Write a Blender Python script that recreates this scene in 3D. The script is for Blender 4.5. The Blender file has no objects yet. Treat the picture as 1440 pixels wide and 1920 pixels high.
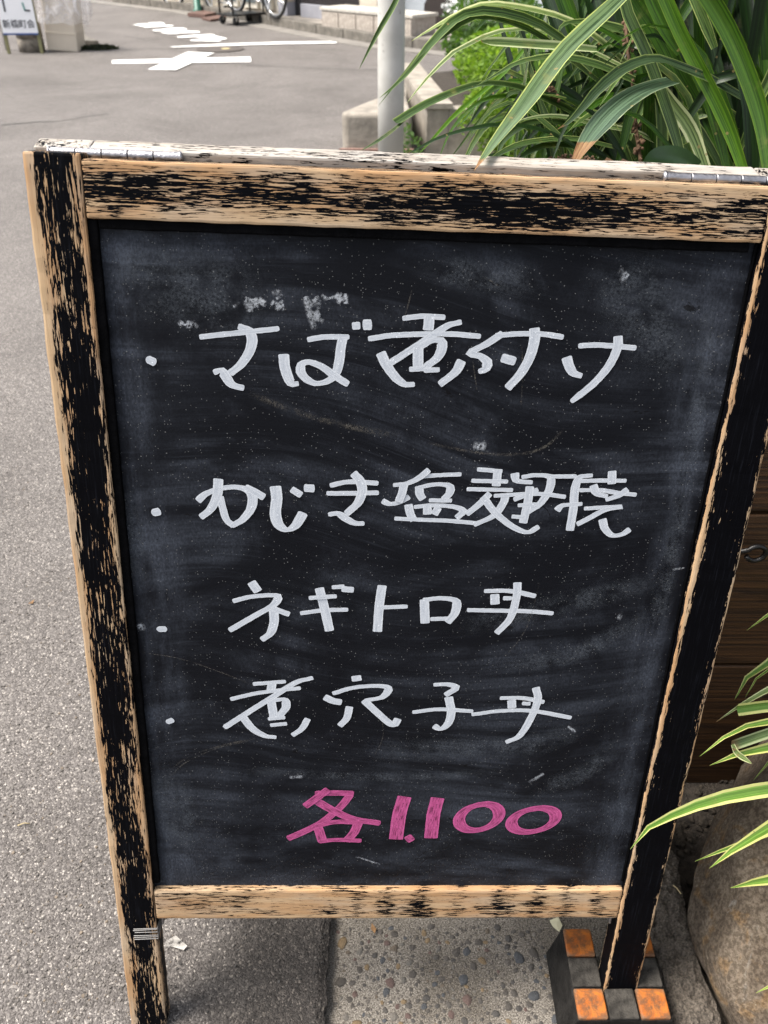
import bpy, bmesh, math, random
from mathutils import Vector, Matrix, noise as mnoise

# ---------------------------------------------------------------- camera, world, sun, exposure
scene = bpy.context.scene
COL = scene.collection
R = math.radians
CAM_H, PITCH, FPX = 1.215, R(35.0), 1600.0       # camera height over the asphalt, tilt down, focal length in photo pixels
cam_d = bpy.data.cameras.new('camera'); cam = bpy.data.objects.new('camera', cam_d); COL.objects.link(cam)
cam.location = (0, 0, CAM_H); cam.rotation_euler = (R(90) - PITCH, 0, 0)
cam_d.sensor_fit = 'HORIZONTAL'; cam_d.sensor_width = 36.0; cam_d.lens = 36.0 * FPX / 1440.0
cam_d.clip_start = 0.02; cam_d.clip_end = 400
cam_d.dof.use_dof = True; cam_d.dof.focus_distance = 0.86; cam_d.dof.aperture_fstop = 15.0
scene.camera = cam

SUN_EL, SUN_AZ = R(60), R(266)     # azimuth measured clockwise from +Y: the sun stands to the left, a little behind the camera
world = bpy.data.worlds.new('World'); scene.world = world; world.use_nodes = True
wn = world.node_tree; wn.nodes.clear()
sky = wn.nodes.new('ShaderNodeTexSky'); sky.sky_type = 'NISHITA'; sky.sun_disc = False
sky.sun_elevation = SUN_EL; sky.sun_rotation = SUN_AZ; sky.air_density = 1.0; sky.dust_density = 3.0; sky.ozone_density = 1.0
hs = wn.nodes.new('ShaderNodeHueSaturation'); hs.inputs['Saturation'].default_value = 0.38
bg = wn.nodes.new('ShaderNodeBackground'); bg.inputs['Strength'].default_value = 0.12
wo = wn.nodes.new('ShaderNodeOutputWorld')
wn.links.new(sky.outputs[0], hs.inputs['Color']); wn.links.new(hs.outputs[0], bg.inputs['Color']); wn.links.new(bg.outputs[0], wo.inputs['Surface'])
sun_d = bpy.data.lights.new('sun', 'SUN'); sun_d.energy = 2.9; sun_d.angle = R(24); sun_d.color = (1.0, 0.94, 0.86)
sun = bpy.data.objects.new('sun', sun_d); COL.objects.link(sun)
sdir = Vector((math.sin(SUN_AZ) * math.cos(SUN_EL), math.cos(SUN_AZ) * math.cos(SUN_EL), math.sin(SUN_EL)))
sun.rotation_euler = sdir.to_track_quat('Z', 'Y').to_euler()
scene.view_settings.view_transform = 'Standard'; scene.view_settings.look = 'None'
scene.view_settings.exposure = 1.3; scene.view_settings.gamma = 1.0
scene.cycles.use_denoising = True
scene.cycles.max_bounces = 5; scene.cycles.transparent_max_bounces = 8

random.seed(7)

# ---------------------------------------------------------------- geometry helpers
def ray(px, py):
    cx, cy = (px - 720) / FPX, (py - 960) / FPX
    return Vector((cx, math.cos(PITCH) - cy * math.sin(PITCH), -math.sin(PITCH) - cy * math.cos(PITCH)))
CAM = Vector((0, 0, CAM_H))
def at(px, py, d):                 # point at axial depth d
    return CAM + ray(px, py) * d
def gp(px, py, z=0.0):             # point on the horizontal plane z
    r = ray(px, py); return CAM + r * ((z - CAM_H) / r.z)
def on_y(px, py, y):
    r = ray(px, py); return CAM + r * (y / r.y)

def mesh(name, verts, faces, mat=None, parent=None, smooth=False, uvs=None):
    me = bpy.data.meshes.new(name); me.from_pydata([tuple(v) for v in verts], [], faces)
    if uvs:
        ul = me.uv_layers.new(name='UVMap')
        for l in me.loops: ul.data[l.index].uv = uvs[l.vertex_index]
    if smooth:
        me.polygons.foreach_set('use_smooth', [True] * len(me.polygons))
    me.update()
    return link(name, me, mat, parent)
def link(name, me, mat=None, parent=None):
    o = bpy.data.objects.new(name, me); COL.objects.link(o)
    if mat and not me.materials: me.materials.append(mat)
    if parent: o.parent = parent
    return o
def from_bm(name, bm, mat=None, parent=None, smooth=False):
    me = bpy.data.meshes.new(name); bmesh.ops.recalc_face_normals(bm, faces=bm.faces); bm.to_mesh(me); bm.free()
    if smooth: me.polygons.foreach_set('use_smooth', [True] * len(me.polygons))
    return link(name, me, mat, parent)
def box_bm(bm, c, s, bevel=0.0, seg=2, rot=None):
    r = bmesh.ops.create_cube(bm, size=1.0)
    M = Matrix.Translation(c) @ (rot.to_4x4() if rot else Matrix.Identity(4)) @ Matrix.Diagonal((s[0], s[1], s[2], 1))
    bmesh.ops.transform(bm, matrix=M, verts=r['verts'])
    if bevel:
        es = list({e for v in r['verts'] for e in v.link_edges})
        bmesh.ops.bevel(bm, geom=es, offset=bevel, segments=seg, profile=0.6, affect='EDGES')
def box(name, c, s, mat, parent=None, bevel=0.0, rot=None, center=False, seg=2):
    bm = bmesh.new()
    box_bm(bm, (0, 0, 0) if center else c, s, bevel, seg, None if center else rot)
    o = from_bm(name, bm, mat, parent)
    if center:
        o.location = c
        if rot: o.rotation_euler = rot.to_euler()
    return o
def tube_bm(bm, pts, rad, n=10, cap=True):
    pts = [Vector(p) for p in pts]
    rads = rad if isinstance(rad, (list, tuple)) else [rad] * len(pts)
    rings = []; ref = None
    for i, p in enumerate(pts):
        t = (pts[min(i + 1, len(pts) - 1)] - pts[max(i - 1, 0)]).normalized()
        if ref is None:
            ref = Vector((0, 0, 1)) if abs(t.z) < 0.9 else Vector((1, 0, 0))
        a = (ref - t * ref.dot(t)).normalized(); b = t.cross(a); ref = a
        rings.append([bm.verts.new(p + (a * math.cos(k * 2 * math.pi / n) + b * math.sin(k * 2 * math.pi / n)) * rads[i]) for k in range(n)])
    for i in range(len(rings) - 1):
        for k in range(n):
            bm.faces.new((rings[i][k], rings[i][(k + 1) % n], rings[i + 1][(k + 1) % n], rings[i + 1][k]))
    if cap:
        bm.faces.new(rings[0][::-1]); bm.faces.new(rings[-1])
def tube(name, pts, rad, mat, parent=None, n=10):
    bm = bmesh.new(); tube_bm(bm, pts, rad, n); return from_bm(name, bm, mat, parent, True)
def ring_pts(c, ax1, ax2, r, n=28):
    return [Vector(c) + (Vector(ax1) * math.cos(i * 2 * math.pi / n) + Vector(ax2) * math.sin(i * 2 * math.pi / n)) * r for i in range(n + 1)]
def torus(name, c, ax1, ax2, r, rad, mat, parent=None, n=28, m=8):
    return tube(name, ring_pts(c, ax1, ax2, r, n), rad, mat, parent, m)
def slab(name, poly, z0, z1, mat, parent=None):
    n = len(poly)
    v = [(p[0], p[1], z0) for p in poly] + [(p[0], p[1], z1) for p in poly]
    f = [tuple(range(n))[::-1], tuple(range(n, 2 * n))] + [(i, (i + 1) % n, n + (i + 1) % n, n + i) for i in range(n)]
    bm = bmesh.new(); vs = [bm.verts.new(x) for x in v]
    for q in f: bm.faces.new([vs[i] for i in q])
    return from_bm(name, bm, mat, parent)
def empty(name, loc=(0, 0, 0), rot=None):
    o = bpy.data.objects.new(name, None); COL.objects.link(o); o.location = loc
    o.empty_display_size = 0.05
    if rot: o.rotation_euler = rot
    return o
def tag(o, label=None, cat=None, group=None, kind=None):
    if label: o['label'] = label
    if cat: o['category'] = cat
    if group: o['group'] = group
    if kind: o['kind'] = kind
    return o
def catmull(pts, n):
    P = [Vector(p) for p in pts]
    if len(P) == 2: P = [P[0], (P[0] + P[1]) / 2, P[1]]
    P = [P[0] * 2 - P[1]] + P + [P[-1] * 2 - P[-2]]
    L = [0.0]
    for i in range(1, len(P) - 2): L.append(L[-1] + (P[i + 1] - P[i]).length)
    out = []
    for k in range(n + 1):
        s = L[-1] * k / n
        i = 0
        while i < len(L) - 2 and s > L[i + 1]: i += 1
        t = (s - L[i]) / max(1e-9, L[i + 1] - L[i])
        a, b, c, d = P[i], P[i + 1], P[i + 2], P[i + 3]
        out.append(0.5 * ((2 * b) + (c - a) * t + (2 * a - 5 * b + 4 * c - d) * t * t + (3 * b - a - 3 * c + d) * t ** 3))
    return out

# ---------------------------------------------------------------- material helpers
class NT:
    def __init__(s, name):
        s.mat = bpy.data.materials.new(name); s.mat.use_nodes = True
        s.t = s.mat.node_tree; s.t.nodes.clear()
        s.out = s.t.nodes.new('ShaderNodeOutputMaterial')
        s.b = s.t.nodes.new('ShaderNodeBsdfPrincipled'); s.t.links.new(s.b.outputs[0], s.out.inputs[0])
    def n(s, kind, props=None, **inp):
        nd = s.t.nodes.new('ShaderNode' + kind)
        for k, v in (props or {}).items(): setattr(nd, k, v)
        for k, v in inp.items():
            key = int(k[1:]) if k[0] == '_' and k[1:].isdigit() else k.replace('_', ' ')
            s.set(nd.inputs[key], v)
        return nd
    def set(s, sock, v):
        if hasattr(v, 'is_output') or isinstance(v, bpy.types.NodeSocket): s.t.links.new(v, sock)
        elif isinstance(v, bpy.types.Node): s.t.links.new(v.outputs[0], sock)
        else:
            if isinstance(v, (tuple, list)) and len(v) == 3 and sock.type == 'RGBA': v = (*v, 1)
            sock.default_value = v
    def co(s, kind='Object'): return s.n('TexCoord').outputs[kind]
    def mp(s, vec, scale=(1, 1, 1), loc=(0, 0, 0), rot=(0, 0, 0)):
        return s.n('Mapping', Vector=vec, Scale=scale, Location=loc, Rotation=rot).outputs[0]
    def noise(s, vec, scale=5.0, detail=3.0, rough=0.5, dist=0.0):
        return s.n('TexNoise', Vector=vec, Scale=scale, Detail=detail, Roughness=rough, Distortion=dist).outputs['Fac']
    def vor(s, vec, scale=5.0, feature='F1', rnd=1.0):
        return s.n('TexVoronoi', {'feature': feature}, Vector=vec, Scale=scale, Randomness=rnd)
    def m(s, op, a, b=0.0, c=None, clamp=False):
        nd = s.n('Math', {'operation': op, 'use_clamp': clamp}); s.set(nd.inputs[0], a); s.set(nd.inputs[1], b)
        if c is not None: s.set(nd.inputs[2], c)
        return nd.outputs[0]
    def ss(s, x, lo, hi):          # smooth step
        nd = s.n('MapRange', {'interpolation_type': 'SMOOTHSTEP'}); s.set(nd.inputs[0], x)
        nd.inputs[1].default_value = lo; nd.inputs[2].default_value = hi
        return nd.outputs[0]
    def mix(s, f, a, b, blend='MIX'):
        nd = s.n('Mix', {'data_type': 'RGBA', 'blend_type': blend})
        s.set(nd.inputs[0], f); s.set(nd.inputs[6], a); s.set(nd.inputs[7], b)
        return nd.outputs[2]
    def ramp(s, f, stops):
        nd = s.n('ValToRGB'); s.set(nd.inputs[0], f); cr = nd.color_ramp
        while len(cr.elements) < len(stops): cr.elements.new(0.5)
        for e, (p, c) in zip(cr.elements, stops):
            e.position = p; e.color = (*c, 1) if len(c) == 3 else c
        return nd.outputs[0]
    def xyz(s, vec):
        nd = s.n('SeparateXYZ'); s.set(nd.inputs[0], vec); return nd.outputs
    def bump(s, h, dist=0.001, strength=1.0, normal=None):
        nd = s.n('Bump', Height=h, Distance=dist, Strength=strength)
        if normal is not None: s.set(nd.inputs['Normal'], normal)
        return nd.outputs[0]
    def fin(s, color=None, rough=0.6, normal=None, metal=0.0, spec=0.5):
        if color is not None: s.set(s.b.inputs['Base Color'], color)
        s.set(s.b.inputs['Roughness'], rough); s.set(s.b.inputs['Metallic'], metal); s.set(s.b.inputs['Specular IOR Level'], spec)
        if normal is not None: s.set(s.b.inputs['Normal'], normal)
        return s.mat
def plain(name, col, rough=0.6, metal=0.0, var=0.25, scale=20.0, bump=0.0, spec=0.5):
    t = NT(name); c = t.co()
    f = t.noise(c, scale, 5, 0.6)
    dark = tuple(x * (1 - var) for x in col); lite = tuple(min(1, x * (1 + var)) for x in col)
    col_ = t.ramp(f, [(0.3, dark), (0.7, lite)])
    nm = t.bump(t.noise(c, scale * 4, 4), bump) if bump else None
    return t.fin(col_, rough, nm, metal, spec)

def wear_material(name, axis, hw, ht, bias, streak=(55, 330), bands=0.0, edge=0.35, patch=0.5, seed=0.0, grey=0.0, center=0.0, pale=False, shift=0.0):
    """Bare pine under flaking black paint; streaks run along the grain (local axis 0 = x, 2 = z)."""
    t = NT(name); o = t.co(); x, y, z = t.xyz(o)
    L, w = (x, z) if axis == 0 else (z, x)
    def vec(a, b, c, off=0.0):
        nd = t.n('CombineXYZ'); t.set(nd.inputs[0], t.m('MULTIPLY_ADD', L, a, off + seed)); t.set(nd.inputs[1], t.m('MULTIPLY', w, b)); t.set(nd.inputs[2], t.m('MULTIPLY', y, c)); return nd.outputs[0]
    n1 = t.noise(vec(streak[0], streak[1], streak[1]), 1.0, 4, 0.55, 0.5)
    n1b = t.noise(vec(streak[0] * 3.0, streak[1] * 1.6, streak[1], 9.0), 1.0, 3, 0.6)
    n2 = t.noise(vec(9, 36, 36, 31.0), 1.0, 4, 0.55, 0.4)
    en = t.m('MINIMUM', t.m('DIVIDE', t.m('ABSOLUTE', t.m('SUBTRACT', w, shift)), hw), t.m('DIVIDE', t.m('ABSOLUTE', y), ht))
    ed = t.m('POWER', en, 5.0)
    s = t.m('ADD', t.m('MULTIPLY', t.m('SUBTRACT', n1, 0.5), 1.5), t.m('MULTIPLY', t.m('SUBTRACT', n1b, 0.5), 0.5))
    s = t.m('ADD', s, t.m('MULTIPLY', t.m('SUBTRACT', n2, 0.5), patch * 2.2))
    s = t.m('SUBTRACT', s, t.m('MULTIPLY', ed, edge))
    if center: s = t.m('ADD', s, t.m('MULTIPLY', t.m('SUBTRACT', 0.55, t.m('POWER', en, 2.0)), center))
    if bands:
        wv = t.n('TexWave', {'wave_type': 'BANDS', 'bands_direction': 'X'}, Vector=vec(23, 40, 40), Scale=0.30, Distortion=9.0, Detail=3.0, Detail_Scale=0.7).outputs['Fac']
        s = t.m('ADD', s, t.m('MULTIPLY', t.m('MULTIPLY', t.m('SUBTRACT', wv, 0.5), bands), t.ss(L, -.16, .02)))
    s = t.m('ADD', s, bias)
    paint = t.ss(s, -0.006, 0.012)
    grain = t.noise(vec(7, 260, 260, 3.0), 1.0, 4, 0.6, 0.6)
    ring = t.noise(vec(5, 55, 55, 17.0), 1.0, 2, 0.5, 1.2)
    woodc = t.mix(t.ss(ring, 0.35, 0.65), (0.41, 0.235, 0.112), (0.47, 0.325, 0.19)) if not pale else t.mix(t.ss(ring, 0.35, 0.65), (0.30, 0.265, 0.225), (0.42, 0.385, 0.34))
    woodc = t.mix(t.m('MULTIPLY', t.ss(grain, 0.45, 0.75), 0.45), woodc, (0.30, 0.165, 0.07) if not pale else (0.24, 0.20, 0.165))
    wg = t.ss(t.noise(vec(12, 60, 60, 50.0), 1.0, 3, 0.5), 0.45, 0.7)
    woodc = t.mix(t.m('MULTIPLY', wg, 0.35 + grey), woodc, (0.45, 0.37, 0.28) if not pale else (0.38, 0.36, 0.335))
    pn = t.noise(vec(20, 500, 500, 5.0), 1.0, 4, 0.65)
    paintc = t.mix(t.ss(pn, 0.5, 0.85), (0.0022, 0.0022, 0.0030), (0.010, 0.011, 0.015))
    stain = t.m('MULTIPLY', t.ss(s, -.30, .02), .50)          # thin paint still lying in the grain round each flake
    woodc = t.mix(t.m('MULTIPLY', stain, t.ss(pn, .35, .65)), woodc, (0.075, 0.055, 0.042))
    col = t.mix(paint, woodc, paintc)
    h = t.m('ADD', t.m('MULTIPLY', paint, 0.8), t.m('MULTIPLY', t.m('ADD', grain, pn), 0.35))
    rough = t.m('MULTIPLY_ADD', paint, -0.28, 0.78)
    return t.fin(col, rough, t.bump(h, 0.0006, 0.9), 0, t.m('MULTIPLY_ADD', paint, -0.29, 0.32))

# ---------------------------------------------------------------- materials
def asphalt_material():
    t = NT('asphalt'); o = t.co()
    wob = t.n('TexNoise', Vector=o, Scale=60.0, Detail=2.0).outputs['Color']
    p = t.n('VectorMath', {'operation': 'MULTIPLY_ADD'}); t.set(p.inputs[0], wob); p.inputs[1].default_value = (.006, .006, .006); t.set(p.inputs[2], o); p = p.outputs[0]
    v1 = t.vor(p, 215.0); v2 = t.vor(p, 460.0)
    r1 = t.xyz(v1.outputs['Color']); r2 = t.xyz(v2.outputs['Color'])
    c1 = t.ramp(r1[0], [(0.0, (.070, .064, .060)), (0.45, (.115, .106, .099)), (0.8, (.165, .153, .143)), (0.96, (.25, .235, .215)), (1.0, (.38, .355, .32))])
    c2 = t.ramp(r2[1], [(0.0, (.060, .055, .051)), (0.6, (.125, .115, .108)), (0.92, (.20, .187, .174)), (1.0, (.46, .43, .39))])
    gap = t.ss(v1.outputs['Distance'], 0.42, 0.62)
    col = t.mix(t.m('MAXIMUM', gap, t.ss(r1[2], 0.52, 0.54)), c1, c2)
    big = t.noise(o, 1.1, 6, 0.7, 0.6)
    col = t.mix(1.0, col, t.ramp(big, [(.30, (.84, .815, .80)), (.5, (1.08, 1.055, 1.045)), (.72, (1.33, 1.305, 1.295))]), 'MULTIPLY')
    col = t.mix(t.m('MULTIPLY', t.ss(t.noise(o, 4.5, 5, .65, .8), .60, .72), .45), col, (.62, .60, .58), 'MULTIPLY')
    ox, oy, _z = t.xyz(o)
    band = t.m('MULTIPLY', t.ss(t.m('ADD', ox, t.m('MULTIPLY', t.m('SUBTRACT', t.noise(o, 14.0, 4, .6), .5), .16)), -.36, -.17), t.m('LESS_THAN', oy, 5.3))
    col = t.mix(band, col, (.24, .23, .22), 'MULTIPLY')      # asphalt strip darkened towards the gutter, broken up by noise
    h1 = t.m('SUBTRACT', 1.0, v1.outputs['Distance']); h2 = t.m('SUBTRACT', 1.0, v2.outputs['Distance'])
    keep = t.m('SUBTRACT', 1.0, t.ss(r1[2], 0.52, 0.54))
    h = t.m('ADD', t.m('MULTIPLY', t.m('MULTIPLY', h1, keep), 1.2), t.m('MULTIPLY', h2, 0.6))
    h = t.m('ADD', h, t.m('MULTIPLY', t.noise(o, 240.0, 4, 0.6), 0.7))
    return t.fin(col, 0.82, t.bump(h, 0.0026, 0.8), 0, 0.35)
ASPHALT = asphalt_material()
def concrete_gutter():
    t = NT('sandy_concrete'); o = t.co()
    f = t.noise(o, 480.0, 3, 0.8); g = t.noise(o, 9.0, 4, 0.6)
    col = t.ramp(f, [(0.36, (.040, .035, .029)), (0.45, (.165, .146, .122)), (0.54, (.29, .262, .225)), (0.66, (.50, .46, .405))])
    col = t.mix(t.m('MULTIPLY_ADD', t.ss(g, 0.35, 0.7), .75, .25), col, (0.50, 0.485, 0.465), 'MULTIPLY')
    return t.fin(col, 0.9, t.bump(t.m('ADD', f, t.noise(o, 300.0, 4)), 0.0022, 1.0), 0, 0.25)
GUTTER = concrete_gutter()
CONCRETE = plain('pale_concrete', (.27, .24, .20), .9, 0, .35, 9, .003)
CONCRETE_DK = plain('weathered_concrete', (.135, .122, .103), .9, 0, .4, 14, .002)
SOIL = plain('dark_soil', (.045, .036, .028), .95, 0, .6, 60, .006)
def road_paint():
    t = NT('road_paint'); o = t.co(); f = t.noise(o, 22.0, 6, .75)
    t.fin(t.ramp(t.noise(o, 5.0, 4, .6), [(.3, (.66, .65, .62)), (.7, (.80, .79, .76))]), .75)
    t.set(t.b.inputs['Alpha'], t.m('SUBTRACT', 1.0, t.ss(f, .62, .68)))
    return t.mat
ROADWHITE = road_paint()
def rock_material():
    t = NT('boulder_stone'); o = t.co()
    a = t.noise(o, 9.0, 6, 0.65, 0.5); b = t.noise(o, 160.0, 5, 0.75); c = t.noise(o, 17.0, 5, 0.6, 1.2)
    col = t.mix(t.ss(a, .35, .68), (.19, .145, .105), (.40, .325, .245))
    col = t.mix(t.m('MULTIPLY', t.ss(c, .52, .66), .65), col, (.42, .255, .11))
    col = t.mix(t.ss(t.noise(t.mp(o, (1, 1, .6), (3, 1, 2)), 13.0, 6, .7, .8), .60, .70), col, (.44, .41, .36))
    col = t.mix(t.ss(b, .42, .60), t.mix(1.0, col, (.50, .48, .46), 'MULTIPLY'), col)
    col = t.mix(t.ss(t.noise(o, 95.0, 3, .6), .68, .76), col, (.42, .36, .27))
    return t.fin(col, .88, t.bump(t.m('ADD', t.m('MULTIPLY', a, 1.0), t.m('MULTIPLY', b, 1.5)), .009, 1.0), 0, .3)
ROCK = rock_material()
def dark_timber(name='dark_timber', along=0):
    t = NT(name); o = t.co()
    sc = (3.5, 60, 170) if along == 0 else (170, 60, 3.5)
    g = t.noise(t.mp(o, sc), 1.0, 5, .6, .7); k = t.noise(t.mp(o, (1.6, 10, 30) if along == 0 else (30, 10, 1.6)), 1.0, 3, .5, 2.0)
    col = t.mix(t.ss(g, .36, .68), (.022, .010, .004), (.074, .034, .012))
    col = t.mix(t.ss(k, .56, .75), col, (.012, .006, .004))
    return t.fin(col, .62, t.bump(g, .0015, .8), 0, .35)
TIMBER = dark_timber(); TIMBER_V = dark_timber('dark_timber_upright', 2)
def chalk_panel():
    t = NT('chalkboard_black'); o = t.co(); x, y, z = t.xyz(o)       # panel centred on the origin, x across, z up
    warp = t.n('TexNoise', Vector=o, Scale=2.0, Detail=0.5).outputs['Color']
    p = t.n('VectorMath', {'operation': 'MULTIPLY_ADD'}); t.set(p.inputs[0], warp); p.inputs[1].default_value = (.26, 0, .26); t.set(p.inputs[2], o); p = p.outputs[0]
    cloud = t.noise(t.mp(p, (1, 1, 1.5)), 6.5, 6, .62, .6)
    wipe = t.noise(t.mp(p, (2.6, 1, 44), (0, 0, 0), (0, R(-16), 0)), 1.0, 4, .6)
    fine = t.noise(t.mp(p, (11, 1, 360), (0, 0, 0), (0, R(-17), 0)), 1.0, 4, .65)
    dust = t.noise(t.mp(o, (1, 1, .55)), 460.0, 4, .75)
    haze = t.m('MULTIPLY', t.ss(cloud, .40, .68), t.m('MULTIPLY_ADD', t.ss(wipe, .38, .62), 1.25, .05))
    # chalk rubbed into the margins beside the frame and the upper corners
    ex = t.m('ABSOLUTE', x)
    rn = t.noise(t.mp(o, (40, 1, 9)), 1.0, 5, .65)
    marg = t.m('MULTIPLY', t.m('MULTIPLY', t.ss(t.m('ADD', ex, t.m('MULTIPLY', t.m('SUBTRACT', t.noise(o, 11.0, 4, .6), .5), .09)), .225, .272), t.m('SUBTRACT', 1.0, t.ss(ex, .272, .284))), t.ss(rn, .36, .66))
    cr = t.m('MULTIPLY', t.ss(t.m('ADD', t.m('MULTIPLY', ex, .9), t.m('MULTIPLY', z, .75)), .30, .50), t.ss(t.noise(t.mp(p, (1, 1, 1), (4, 0, 2)), 9.0, 6, .65, .5), .38, .68))
    bot = t.m('MULTIPLY', t.ss(z, -.17, -.33), t.ss(t.noise(t.mp(p, (1, 1, 2.4), (7, 0, 5)), 7.0, 6, .65, .4), .4, .7))
    tot = t.m('ADD', t.m('ADD', t.m('MULTIPLY', haze, .48), t.m('MULTIPLY', marg, .62)), t.m('ADD', t.m('MULTIPLY', t.m('MULTIPLY', cr, .62), t.m('MULTIPLY_ADD', t.ss(wipe, .35, .65), .8, .3)), t.m('MULTIPLY', bot, .55)))
    tot = t.m('MULTIPLY', tot, t.m('MULTIPLY_ADD', t.ss(dust, .36, .68), .7, .45))
    tot = t.m('ADD', tot, t.m('MULTIPLY', t.m('MULTIPLY', t.ss(fine, .50, .80), .26), t.ss(cloud, .30, .62)), None, True)
    col = t.mix(t.m('MULTIPLY', tot, .42), (.0040, .0045, .0066), (.125, .142, .180))
    # paint flaked off or re-touched: deep black dabs
    dab = t.ss(t.noise(t.mp(o, (1, 1, 1.7), (2, 0, 9)), 21.0, 5, .6, .9), .70, .715)
    col = t.mix(dab, col, (.004, .004, .005))
    # white specks
    v = t.vor(t.mp(o, (1, 0, 1)), 400.0); rr = t.xyz(v.outputs['Color'])
    dens = t.m('MULTIPLY_ADD', t.noise(t.mp(o, (1, 1, 1), (5, 5, 5)), 8.0, 3, .6), -.9, .98)
    sp = t.m('MULTIPLY', t.m('LESS_THAN', v.outputs['Distance'], t.m('MULTIPLY', rr[1], .19)), t.m('GREATER_THAN', rr[0], dens))
    v2 = t.vor(t.mp(o, (1, 0, 1), (3.3, 0, 1.7)), 210.0); r2 = t.xyz(v2.outputs['Color'])
    sp2 = t.m('MULTIPLY', t.m('LESS_THAN', v2.outputs['Distance'], t.m('MULTIPLY', r2[1], .13)), t.m('GREATER_THAN', r2[0], .74))
    col = t.mix(t.m('MULTIPLY', t.m('MAXIMUM', sp, sp2), .40), col, (.27, .27, .26))
    crack = t.vor(t.mp(p, (2.6, 1, 1), (1, 0, 1)), 46.0, 'DISTANCE_TO_EDGE').outputs['Distance']
    ck = t.m('MULTIPLY', t.m('SUBTRACT', 1.0, t.ss(crack, .0, .05)), t.m('MULTIPLY', t.ss(z, -.24, -.33), t.ss(t.noise(o, 14.0, 3), .45, .6)))
    h = t.m('SUBTRACT', t.m('ADD', t.m('MULTIPLY', fine, .3), t.m('MULTIPLY', t.noise(o, 260.0, 4, .6), .5)), ck)
    rough = t.m('MULTIPLY_ADD', tot, .25, .52)
    return t.fin(col, rough, t.bump(h, .0005, .8), 0, .11)
PANEL = chalk_panel()
def marker(name, c_lo, c_hi, streaky):
    t = NT(name); o = t.co(); uv = t.co('UV'); u, v_, _ = t.xyz(uv)
    f = t.noise(o, 330.0, 4, .65); st = t.noise(t.mp(uv, (2.2, 9, 1)), 1.0, 3, .6)
    e = t.m('MULTIPLY', t.m('ABSOLUTE', t.m('SUBTRACT', v_, .5)), 2.0)
    k_ = t.m('ADD', t.m('MULTIPLY', t.ss(e, .55, .95), .35), t.m('MULTIPLY', t.ss(st, .3, .7), .7), None, True)    # paint gathers at the edges of a stroke
    col = t.mix(k_, c_lo, c_hi)
    v = t.vor(t.mp(o, (1, 0, 1)), 420.0); rr = t.xyz(v.outputs['Color'])
    sp = t.m('MULTIPLY', t.m('LESS_THAN', v.outputs['Distance'], t.m('MULTIPLY', rr[1], .26)), t.m('GREATER_THAN', rr[0], .66))
    col = t.mix(t.m('MULTIPLY', sp, .7), col, tuple(min(1, c * 1.35) for c in c_hi))
    if streaky:
        d = t.m('MULTIPLY', t.m('MULTIPLY', t.ss(t.noise(t.mp(uv, (5, 13, 1), (1, 2, 3)), 1.0, 4, .7), .47, .62), t.m('SUBTRACT', 1.0, t.ss(e, .7, 1.0))), streaky)
        col = t.mix(d, col, tuple(c * .30 for c in c_lo))
    return t.fin(col, .72, t.bump(f, .0003, .6), 0, .25)
WHITE_INK = marker('white_marker', (.38, .41, .455), (.62, .645, .675), 0.0)
PINK_INK = marker('pink_marker', (.34, .05, .16), (.53, .105, .28), 0.9)
def dusty(name, col, lo, hi, sc=300.0, soft=None):
    t = NT(name); o = t.co()
    t.fin(col, .9, None, 0, .1)
    a = t.m('MULTIPLY', t.ss(t.noise(o, sc, 4, .7), lo, hi), t.ss(t.noise(o, 45.0, 3, .6), .32, .62))
    if soft:
        u, v, _ = t.xyz(t.co('UV'))
        fv = t.ss(t.m('MINIMUM', v, t.m('SUBTRACT', 1.0, v)), .0, .42); fu = t.ss(t.m('MINIMUM', u, t.m('SUBTRACT', 1.0, u)), .0, .3)
        a = t.m('MULTIPLY', a, t.m('MULTIPLY', t.m('MULTIPLY', fu, fv), soft))
    t.set(t.b.inputs['Alpha'], a)
    return t.mat
DUST_TAN = dusty('tan_scuff', (.13, .118, .10), .40, .62, 700.0, .7)
DUST_WHITE = dusty('chalk_dab', (.40, .42, .45), .36, .60, 420.0, 1.0)
DUST_SMEAR = dusty('chalk_smear', (.25, .28, .32), .30, .66, 420.0, .15)
STEEL = plain('weathered_steel', (.36, .35, .36), .42, 1.0, .25, 90, .0006)
IRON = plain('black_iron', (.010, .009, .009), .35, .3, .4, 60, .0006)
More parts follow.
